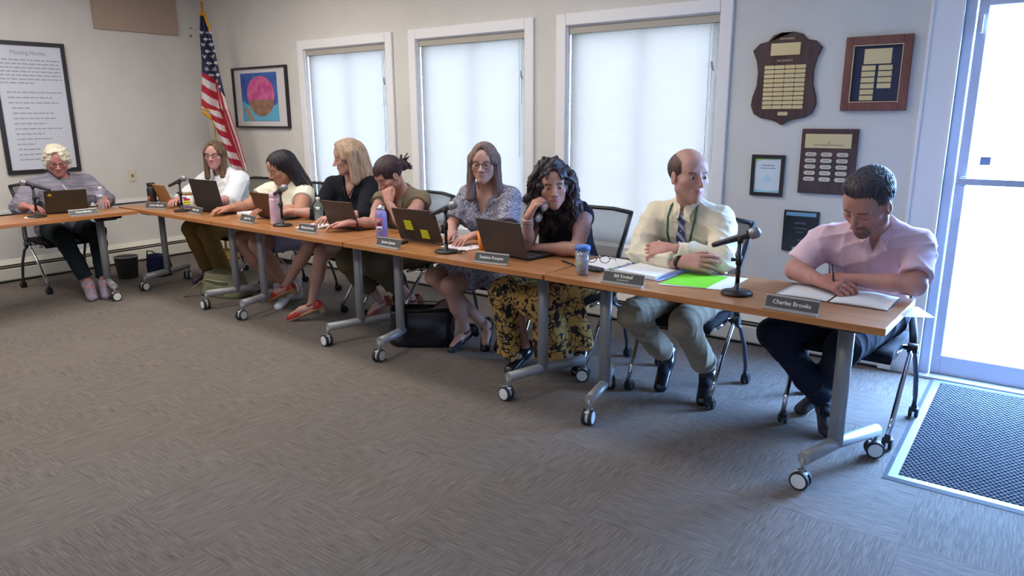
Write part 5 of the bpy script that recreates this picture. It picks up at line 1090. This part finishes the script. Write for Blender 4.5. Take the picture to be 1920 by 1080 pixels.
def tattoo(P, c):
    m = (P[:, 0] > -2.16) & (P[:, 2] > .82) & (P[:, 2] < .98) & (P[:, 1] < 3.56); v = np.sin(P[:, 2]*120+3*np.sin(P[:, 0]*90))*np.sin(P[:, 1]*110+2*np.sin(P[:, 2]*70)); k = (m*(.32+.22*(v > .1)))[:, None]; return c*(1-k)+np.array(lin((96, 84, 104)))*k
P7 = person(dict(label='curly-haired woman in a black sleeveless top, hand at her mouth', skin=(206, 148, 122), s=.96, w=.98, d=.95, bust=1.05, arm=.92, hs=1.05, face=(0, -1, 0), look=(-50, 4, -4), lid=.3, lips=(178, 84, 84), brow=(44, 32, 30), tint=tattoo, gx=-.05,
    J=dict(head=(-2.245, 3.385, 1.118), neck=(-2.275, 3.49, .972), rs=(-2.43, 3.47, .925), ls=(-2.115, 3.52, .945), re=(-2.335, 3.27, .775), rw=(-2.297, 3.225, .955), le=(-2.04, 3.33, .785), lw=(-2.255, 3.29, .775), rh=(-2.38, 3.78, .53), lh=(-2.20, 3.78, .53), rk=(-2.47, 3.26, .50), lk=(-2.19, 3.26, .50), ra=(-2.44, 3.40, .12), la=(-2.16, 3.60, .12), rt=(-2.45, 3.27, .04), lt=(-2.12, 3.48, .04)),
    **H(fl_((-.55, -.75, .1), (.42, .18, .85), [.9, 1.0, 1.05, 1.1], .08, .45, .8), fl_((0, -.3, 1), (-1, -.1, 0), .4)),
    hair=dict(part=0.0, n='dark_curly_hair', c1=(24, 18, 22), c2=(58, 44, 48), curly=1, amp=.0075, h=.0042, lo=(-.2, -.22, -.33), hi=(.2, .16, .19),
        p=[('e', ((0, -.02, .045), (.100, .112, .098)), 0), ('c', ((.085, -.01, .02), (.115, .01, -.17), .045, .045), .04), ('c', ((-.085, -.01, .02), (-.11, .0, -.22), .045, .05), .04), ('c', ((0, -.08, .0), (0, -.10, -.22), .085, .08), .05)], face=((.0, .122, -.030), (.060, .095, .108)), seed=3,
        tubes=[((.095, .02, .04), (.125, .03, -.2), 22, .006, .014, .007), ((-.095, .02, .04), (-.12, .03, -.26), 26, .006, .014, .007)]),
    clothes=[dict(k='top', name='sleeveless_top', sl=.03, m=BLK, t=.010, hem=-.05, nr=.058, wr=.0018, seed=3, ar=.8),
        dict(k='skirt', name='long_skirt', m=PSK, pts=[(-2.58, 3.2, .12), (-2.0, 3.75, .2)], fold=.012, fc=(-2.34, 3.5), fn=11, prims=[((-2.38, 3.78, .53), (-2.48, 3.25, .50), .11, .085), ((-2.20, 3.78, .53), (-2.19, 3.26, .50), .11, .085), ((-2.33, 3.75, .50), (-2.33, 3.28, .46), .11, .09), ((-2.48, 3.25, .48), (-2.50, 3.30, .09), .08, .065, True), ((-2.19, 3.26, .48), (-2.20, 3.36, .16), .085, .12, True), ((-2.12, 3.40, .42), (-2.10, 3.46, .20), .08, .10, True)], hz=.07)],
    shoe=dict(type='shoe', m=LEA, ms=BLACK, st=.012)))
for q in range(3): band(P7, 'bracelet', P7['J']['rw']-unit(P7['J']['rw']-P7['J']['re'])*(.015+.014*q), P7['J']['rw']-P7['J']['re']+A_(.02*q, 0, 0), .0315+.001*q, .005, mat('bracelet_silver', (200, 196, 200), .3, .6) if q != 1 else mat('bracelet_rose', (186, 120, 96), .4))
# --- woman in patterned dress
PDR = mat('grey_paisley', (120, 120, 140), .8); patt(PDR, (160, 160, 176), (108, 108, 128), (84, 84, 106), 34, .10, dist=.12)
P6 = person(dict(label='woman with long grey-brown hair and glasses in a grey patterned wrap dress', skin=(218, 164, 140), s=.98, w=1.02, d=1.0, bust=1.1, arm=.98, hs=1.04, face=(0, -1, 0), look=(-63, 4, 0), lid=.75, glasses=(70, 60, 66), lips=(178, 112, 108), brow=(110, 88, 78),
    J=dict(head=(-2.93, 3.63, 1.205), neck=(-2.955, 3.71, 1.045), rs=(-3.125, 3.70, .985), ls=(-2.785, 3.72, .985), re=(-3.16, 3.55, .775), rw=(-2.99, 3.37, .775), le=(-2.70, 3.56, .78), lw=(-2.80, 3.36, .785), rh=(-3.05, 3.82, .53), lh=(-2.88, 3.82, .53), rk=(-3.06, 3.27, .51), lk=(-2.90, 3.24, .48), ra=(-2.885, 3.58, .14), la=(-2.975, 3.47, .12), rt=(-2.84, 3.50, .045), lt=(-3.00, 3.36, .04)),
    **H(fl_((0, -.2, 1), (.25, -1, -.1), .4), fl_((0, -.2, 1), (-.1, -1, -.1), .4)),
    hair=dict(part=0.0, n='grey_brown_hair', c1=(84, 66, 62), c2=(134, 112, 106), p=[CAP, ('c', ((.078, .0, .03), (.085, .03, -.21), .026, .028), .03), ('c', ((-.078, .0, .03), (-.085, .02, -.20), .026, .030), .03), ('c', ((0, -.07, .0), (0, -.075, -.17), .072, .06), .04), ('c', ((.015, .045, .105), (.072, .050, .01), .02, .016), .02), ('c', ((-.01, .045, .105), (-.072, .05, .01), .02, .016), .02)], over=1, cut=[('e', ((-.004, .120, -.038), (.054, .092, .112)))], amp=.0016),
    clothes=[dict(k='top', name='wrap_dress_top', sl=.75, m=PDR, t=.013, hem=-.04, v=(.17, .075), nr=.062, wr=.005, seed=12, ar=1.1),
        dict(k='skirt', name='dress_skirt', m=PDR, pts=[(-2.6, 3.3, .35)], fold=.008, fc=(-2.95, 3.6), fn=16, prims=[((-3.05, 3.82, .53), (-3.05, 3.34, .51), .11, .08, True), ((-2.88, 3.82, .53), (-2.86, 3.34, .51), .11, .085, True), ((-2.96, 3.82, .50), (-2.96, 3.36, .50), .11, .08, True), ((-2.78, 3.78, .50), (-2.72, 3.50, .42), .10, .08, True)])],
    shoe=dict(type='pump', m=mat('black_pump', (22, 22, 30), .4), ms=BLACK, st=.010, heelh=.035)))
# --- woman in olive dress
OLV = fabric('olive_cloth', (112, 102, 84), (126, 116, 98), 260, .2); OLD = fabric('olive_cloth_skirt', (84, 76, 58), (96, 88, 70), 260, .2)
P5 = person(dict(label='woman with dark hair in a bun, olive sleeveless dress, chin resting on her fist', skin=(218, 160, 140), s=.96, w=.95, d=.95, bust=.95, arm=.92, hs=1.03, face=(-.3, -1, 0), look=(-106, 34, 0), lid=.95, lips=(176, 96, 94), brow=(60, 42, 38),
    J=dict(head=(-3.665, 3.50, 1.105), neck=(-3.675, 3.63, .975), rs=(-3.845, 3.59, .915), ls=(-3.52, 3.66, .925), re=(-3.76, 3.42, .775), rw=(-3.80, 3.24, .795), le=(-3.44, 3.40, .775), lw=(-3.555, 3.385, .93), rh=(-3.84, 3.86, .53), lh=(-3.66, 3.88, .53), rk=(-3.98, 3.36, .50), lk=(-3.72, 3.38, .50), ra=(-4.00, 3.68, .12), la=(-3.80, 3.82, .13), rt=(-4.03, 3.58, .04), lt=(-3.82, 3.72, .04)),
    **H(fl_((-.3, -.2, .9), (-.75, -.65, -.05), .4), fl_((.35, -.9, .2), (-.35, .1, 1), [1.25, 1.25, 1.3, 1.3], .04, .4, 1.0)),
    hair=dict(n='dark_brown_hair', c1=(38, 26, 32), c2=(70, 50, 54), p=[CAP, ('e', ((0, -.115, .0), (.042, .036, .040)), .015), ('e', ((0, -.135, -.02), (.026, .03, .03)), .01)], cut=[('e', ((0, .04, -.10), (.12, .10, .085)))], face=((0, .118, -.045), (.066, .085, .100)), amp=.0016, hi=(.16, .15, .17), lo=(-.16, -.24, -.2), seed=8,
        tubes=[((0, -.11, .0), (.01, -.165, .01), 16, .006, .014, .008), ((0, -.11, -.01), (-.01, -.16, -.04), 16, .006, .014, .008)]),
    clothes=[dict(k='top', name='sleeveless_dress_top', sl=.16, m=OLV, t=.012, hem=-.04, v=(.09, .04), nr=.060, wr=.004, seed=22, ar=1.05),
        dict(k='skirt', name='dress_skirt', m=OLD, pts=[(-4.1, 3.3, .3)], fold=.006, fc=(-3.85, 3.6), fn=12, prims=[((-3.84, 3.86, .53), (-3.98, 3.36, .50), .11, .08), ((-3.66, 3.88, .53), (-3.72, 3.38, .50), .11, .08), ((-3.75, 3.84, .50), (-3.85, 3.42, .47), .11, .08), ((-3.98, 3.37, .48), (-3.995, 3.56, .27), .085, .085, True), ((-3.73, 3.39, .48), (-3.78, 3.62, .30), .08, .08, True)])],
    shoe=dict(type='pump', m=mat('brown_clog', (120, 52, 34), .45), ms=mat('clog_wood', (150, 96, 60), .6), st=.016, heelh=.03)))
# --- blond woman in black
P4 = person(dict(label='blond woman in a black top and red clogs, bare legs crossed', skin=(220, 164, 142), s=.98, w=1.0, d=.95, bust=1.0, arm=.95, leg=.96, hs=1.06, face=(-.3, -1, 0), look=(-118, 12, 0), lid=.85, lips=(176, 104, 102), brow=(116, 90, 74),
    J=dict(head=(-4.265, 3.66, 1.205), neck=(-4.285, 3.735, 1.045), rs=(-4.475, 3.68, .975), ls=(-4.125, 3.76, .985), re=(-4.46, 3.50, .775), rw=(-4.62, 3.36, .80), le=(-4.00, 3.56, .79), lw=(-4.10, 3.36, .80), rh=(-4.48, 3.90, .53), lh=(-4.32, 3.90, .53), rk=(-4.40, 3.36, .565), lk=(-4.19, 3.30, .535), ra=(-4.74, 3.36, .20), la=(-4.335, 3.29, .13), rt=(-4.87, 3.31, .12), lt=(-4.47, 3.20, .045)),
    **H(fl_((-.2, -.2, .95), (-.85, -.45, -.12), [.7, .75, .8, .8]), fl_((0, -.2, 1), (.1, -1, 0), .4)),
    hair=dict(part=0.01, n='blond_hair', c1=(132, 106, 86), c2=(190, 164, 138), p=[CAP, ('c', ((-.080, -.008, .03), (-.077, .008, -.17), .033, .032), .03), ('c', ((.074, .0, .03), (.075, .03, -.16), .022, .022), .03), ('c', ((0, -.07, .0), (-.01, -.085, -.18), .074, .066), .04), ('c', ((-.01, .05, .10), (-.07, .05, .0), .02, .018), .02)], face=((0.0, .122, -.040), (.060, .092, .110)), amp=.0018),
    clothes=[dict(k='top', name='black_blouse', sl=1.02, m=fabric('black_blouse', (20, 22, 30), (27, 30, 38), 300, .2), t=.014, hem=-.06, v=(.15, .06), nr=.062, wr=.0045, seed=31, ar=1.1),
        dict(k='skirt', name='skirt', m=fabric('black_skirt', (22, 22, 30), (30, 30, 38), 300, .2), pts=[(-4.4, 3.4, .45)], prims=[((-4.48, 3.90, .53), (-4.42, 3.50, .555), .11, .085, True), ((-4.32, 3.90, .53), (-4.24, 3.46, .545), .11, .085, True), ((-4.40, 3.88, .52), (-4.34, 3.50, .55), .11, .085, True)])],
    shoe=dict(type='pump', m=mat('red_clog', (160, 34, 24), .35), ms=mat('clog_sole', (150, 124, 84), .6), st=.020, heelh=.035)))
strap(P4, 'necklace', on(P4, [(1.0, .05, .06), (.93, .04, .098), (.84, .015, .125), (.80, -.005, .130), (.84, -.025, .125), (.93, -.045, .095)]), .008, .006, BLACK)
# --- woman with long black hair
P3 = person(dict(label='woman with long black hair in a cream top looking down at her laptop', skin=(206, 146, 116), s=1.0, w=1.2, d=1.15, bust=1.25, arm=1.22, leg=1.15, hs=1.05, belly=.04, face=(-.2, -1, 0), look=(-98, 24, 4), lid=.9, lips=(176, 92, 92), brow=(40, 28, 28),
    J=dict(head=(-5.065, 3.63, 1.095), neck=(-5.095, 3.73, .955), rs=(-5.30, 3.68, .885), ls=(-4.90, 3.73, .885), re=(-5.36, 3.47, .765), rw=(-5.27, 3.27, .79), le=(-4.73, 3.54, .765), lw=(-4.85, 3.36, .80), rh=(-5.24, 3.86, .53), lh=(-5.02, 3.86, .53), rk=(-5.26, 3.32, .52), lk=(-4.98, 3.30, .52), ra=(-5.16, 3.56, .13), la=(-4.86, 3.48, .13), rt=(-5.18, 3.44, .045), lt=(-4.84, 3.36, .045)),
    **H(fl_((0, -.2, 1), (-.3, -1, -.05), [.5, .5, .6, .6]), fl_((0, -.3, 1), (-.3, -1, 0), .5)),
    hair=dict(part=0.005, n='black_hair', c1=(16, 14, 20), c2=(40, 36, 44), p=[CAP, ('c', ((-.06, -.03, .04), (-.13, -.06, -.20), .045, .042), .04), ('c', ((-.12, -.05, -.15), (-.20, -.07, -.26), .04, .024), .03), ('c', ((0, -.07, .02), (-.06, -.10, -.20), .08, .06), .04), ('c', ((.072, -.01, .03), (.075, .02, -.12), .026, .02), .03)], face=((0.004, .122, -.045), (.060, .092, .112)), amp=.0022, fq=30, lo=(-.28, -.22, -.34), seed=4,
        tubes=[((-.14, -.05, -.12), (-.23, -.06, -.29), 14, .005, .016, .006)]),
    clothes=[dict(k='top', name='cream_top', sl=.42, m=fabric('cream_top', (222, 218, 200), (232, 228, 214), 300, .2), t=.014, hem=-.05, v=(.09, .05), nr=.066, wr=.0045, seed=41, ar=1.3),
        dict(k='skirt', name='shorts', m=fabric('pale_blue_cotton', (150, 152, 184), (166, 168, 196), 300, .2), pts=[(-5.3, 3.4, .4)], prims=[((-5.24, 3.86, .53), (-5.26, 3.44, .52), .12, .095, True), ((-5.02, 3.86, .53), (-4.99, 3.42, .52), .12, .095, True)])],
    shoe=dict(type='sneaker', m=mat('white_sneaker', (222, 222, 226), .5), ms=mat('white_sole', (232, 232, 236), .5), st=.016)))
# --- woman in white sweater
P2 = person(dict(label='brown-haired woman with glasses in a white sweater, in front of the flag', skin=(220, 160, 146), s=.98, w=1.1, d=1.1, bust=1.1, belly=.02, arm=1.12, leg=1.15, hs=1.02, face=(0.1, -1, 0), look=(-54, 2, 0), lid=.35, glasses=(58, 44, 46), lips=(190, 104, 106), brow=(80, 60, 50),
    J=dict(head=(-6.095, 3.69, 1.165), neck=(-6.11, 3.77, 1.00), rs=(-6.31, 3.74, .935), ls=(-5.92, 3.80, .94), re=(-6.37, 3.52, .775), rw=(-6.16, 3.34, .795), le=(-5.78, 3.60, .785), lw=(-5.70, 3.38, .80), rh=(-6.22, 3.90, .53), lh=(-6.00, 3.90, .53), rk=(-6.11, 3.40, .53), lk=(-5.86, 3.40, .53), ra=(-6.20, 3.58, .13), la=(-6.00, 3.60, .13), rt=(-6.24, 3.47, .045), lt=(-5.99, 3.47, .045)),
    **H(fl_((0, -.2, 1), (.6, -.8, 0), .4), fl_((0, -.3, 1), (.3, -1, 0), .5)),
    hair=dict(part=0.0, n='brown_straight_hair', c1=(70, 54, 42), c2=(116, 92, 70), p=[CAP, ('c', ((.074, .01, .03), (.070, .04, -.19), .024, .024), .03), ('c', ((-.076, .0, .03), (-.065, .03, -.18), .026, .028), .03), ('c', ((0, -.07, .0), (0, -.075, -.16), .07, .06), .04), ('c', ((.0, .045, .10), (.065, .055, .03), .02, .015), .02), ('c', ((.0, .045, .10), (-.07, .05, .02), .02, .018), .02)], face=((0, .120, -.040), (.058, .092, .108)), amp=.0015),
    clothes=[dict(k='top', name='white_sweater', sl=1.25, m=fabric('white_knit', (214, 218, 228), (226, 230, 238), 160, .3), t=.018, hem=-.08, nr=.070, wr=.005, seed=51, ar=1.25), dict(k='trousers', name='olive_trousers', m=fabric('olive_twill', (110, 86, 44), (122, 98, 54), 260, .2), seed=52, wr=.0035, lw=1.15, cuff=.075)],
    shoe=dict(type='sneaker', m=mat('plum_sandal', (74, 44, 70), .4), ms=mat('sandal_sole', (116, 72, 48), .6), st=.010)))
# --- white-haired woman
HEA = mat('grey_heather_knit', (128, 126, 142), .9, spec=.15); noise_mix(HEA, (112, 110, 126), (146, 144, 160), (6, 6, 90), 1, 3, .35, .65, .3)
P1 = person(dict(label='white-haired woman with glasses in a grey knit top at the left wall', skin=(216, 144, 128), s=1.0, w=1.25, d=1.2, bust=1.2, belly=.05, arm=1.2, leg=1.1, hs=1.04, face=(1, 0, 0), look=(-20, 16, 0), lid=.8, glasses=(88, 60, 66), lips=(180, 96, 96), brow=(160, 140, 128), browk=.4,
    J=dict(head=(-6.965, 2.725, 1.135), neck=(-7.04, 2.755, .985), rs=(-7.06, 2.55, .915), ls=(-7.06, 2.97, .915), re=(-6.97, 2.40, .765), rw=(-6.74, 2.36, .79), le=(-6.92, 3.05, .775), lw=(-6.67, 2.94, .79), rh=(-7.12, 2.66, .53), lh=(-7.12, 2.86, .53), rk=(-6.62, 2.54, .53), lk=(-6.62, 2.82, .53), ra=(-6.50, 2.64, .14), la=(-6.47, 2.76, .13), rt=(-6.36, 2.60, .05), lt=(-6.33, 2.70, .05)),
    **H(fl_((.1, 0, 1), (1, .2, 0), .4), fl_((.1, 0, 1), (.9, -.4, 0), .4)),
    hair=dict(n='white_hair', c1=(196, 188, 168), c2=(232, 226, 208), curly=1, amp=.0036, p=[('e', ((0, -.018, .040), (.094, .110, .096)), 0), ('e', ((0, .045, .09), (.06, .04, .035)), .02), ('c', ((.078, -.015, .0), (.074, -.01, -.055), .03, .022), .02), ('c', ((-.078, -.015, .0), (-.074, -.01, -.055), .03, .022), .02), ('c', ((0, -.07, .0), (0, -.07, -.06), .07, .05), .03)], part=.012, face=((0, .12, -.045), (.064, .090, .098))),
    clothes=[dict(k='top', name='knit_top', sl=1.45, m=HEA, t=.018, hem=-.06, nr=.070, wr=.005, seed=61, ar=1.3), dict(k='trousers', name='trousers', m=fabric('black_green_trousers', (20, 30, 36), (28, 38, 44), 260, .2), seed=62, wr=.003, lw=1.1, cuff=.058)],
    shoe=dict(type='sneaker', m=patt(mat('patterned_sneaker', (90, 96, 120), .6), (206, 170, 190), (58, 72, 92), (70, 130, 140), 46, .12), ms=mat('teal_sole', (60, 140, 140), .5), st=.016, s=1.1)))
strap(P1, 'necklace', on(P1, [(1.02, -.055, .07), (.92, -.03, .125), (.80, .0, .165), (.70, .01, .185)]), .005, .003, WHITET)
# --- things held
o = thing('writing_pen', 'dark pen in the hand of the man in the pink polo', 'pen', (-.69, 3.235, .755)); a = A_(0, 0, 0); b = A_(-.022, .01, .115); MB().tube([a, a+(b-a)*.1, b], [.001, .0045, .0045], 10).build('barrel', mat('pen_blue_black', (34, 36, 50), .3), o); MB().tube([a+(b-a)*.7+A_(.0055, -.001, 0), b+A_(.0055, -.001, -.002)], .0013, 5).build('clip', CHROME, o)
o = thing('held_glasses', 'thin-framed glasses dangling from the hand of the curly-haired woman', 'glasses', (-2.205, 3.225, .985)); g = glasses_mesh(col=BLACK).build('frame', BLACK, o); g.rotation_euler = (R(12), R(118), R(35))
for s_ in (-1, 1):
    l_ = MB().lathe([(.024, -.0005), (.024, .0005)], (s_*.034, 0, 0), 18, Matrix.Rotation(R(90), 3, 'X') @ Matrix.Diagonal((1, .75, 1))).build('lens', CLEAR, g)
# jacket hanging on the chair of the curly-haired woman
o = thing('jacket', 'black jacket hanging over the left side of the chair behind the curly-haired woman', 'jacket', (-2.37, 4.0, 0)); G_ = Grid((-2.62, 3.85, .5), (-2.2, 4.15, 1.05), .0075)
for pr in (((-2.50, 3.985, .925), (-2.40, 3.985, .935), .030, .030), ((-2.50, 3.96, .90), (-2.53, 3.94, .60), .035, .05), ((-2.42, 3.95, .90), (-2.40, 3.925, .60), .035, .055), ((-2.46, 4.02, .9), (-2.46, 3.99, .62), .035, .05)): G_.op(cone(*pr), .04)
wrinkle(G_, .006, 77, 1.2); to_mesh('cloth', [G_.mesh()], fabric('black_jacket', (20, 21, 30), (28, 30, 40), 260, .2), o, None, (-2.37, 4.0, 0))
def collar(c, m, t0=1.07, w=.036, x=.056):
    for q in (-1, 1): strap(c, 'collar', on(c, [(t0, q*x, -.01), (t0-.02, q*(x-.002), .035), (t0-.07, q*(x-.022), .085), (t0-.11, q*(x-.02), .112), (t0-.135, q*(x-.008), .125)]), [w, w+.002, w+.004, w*.8, .006], .004, m)
collar(P9, POLO, 1.09, .036, .060); collar(P5, OLV, 1.07, .030, .054)
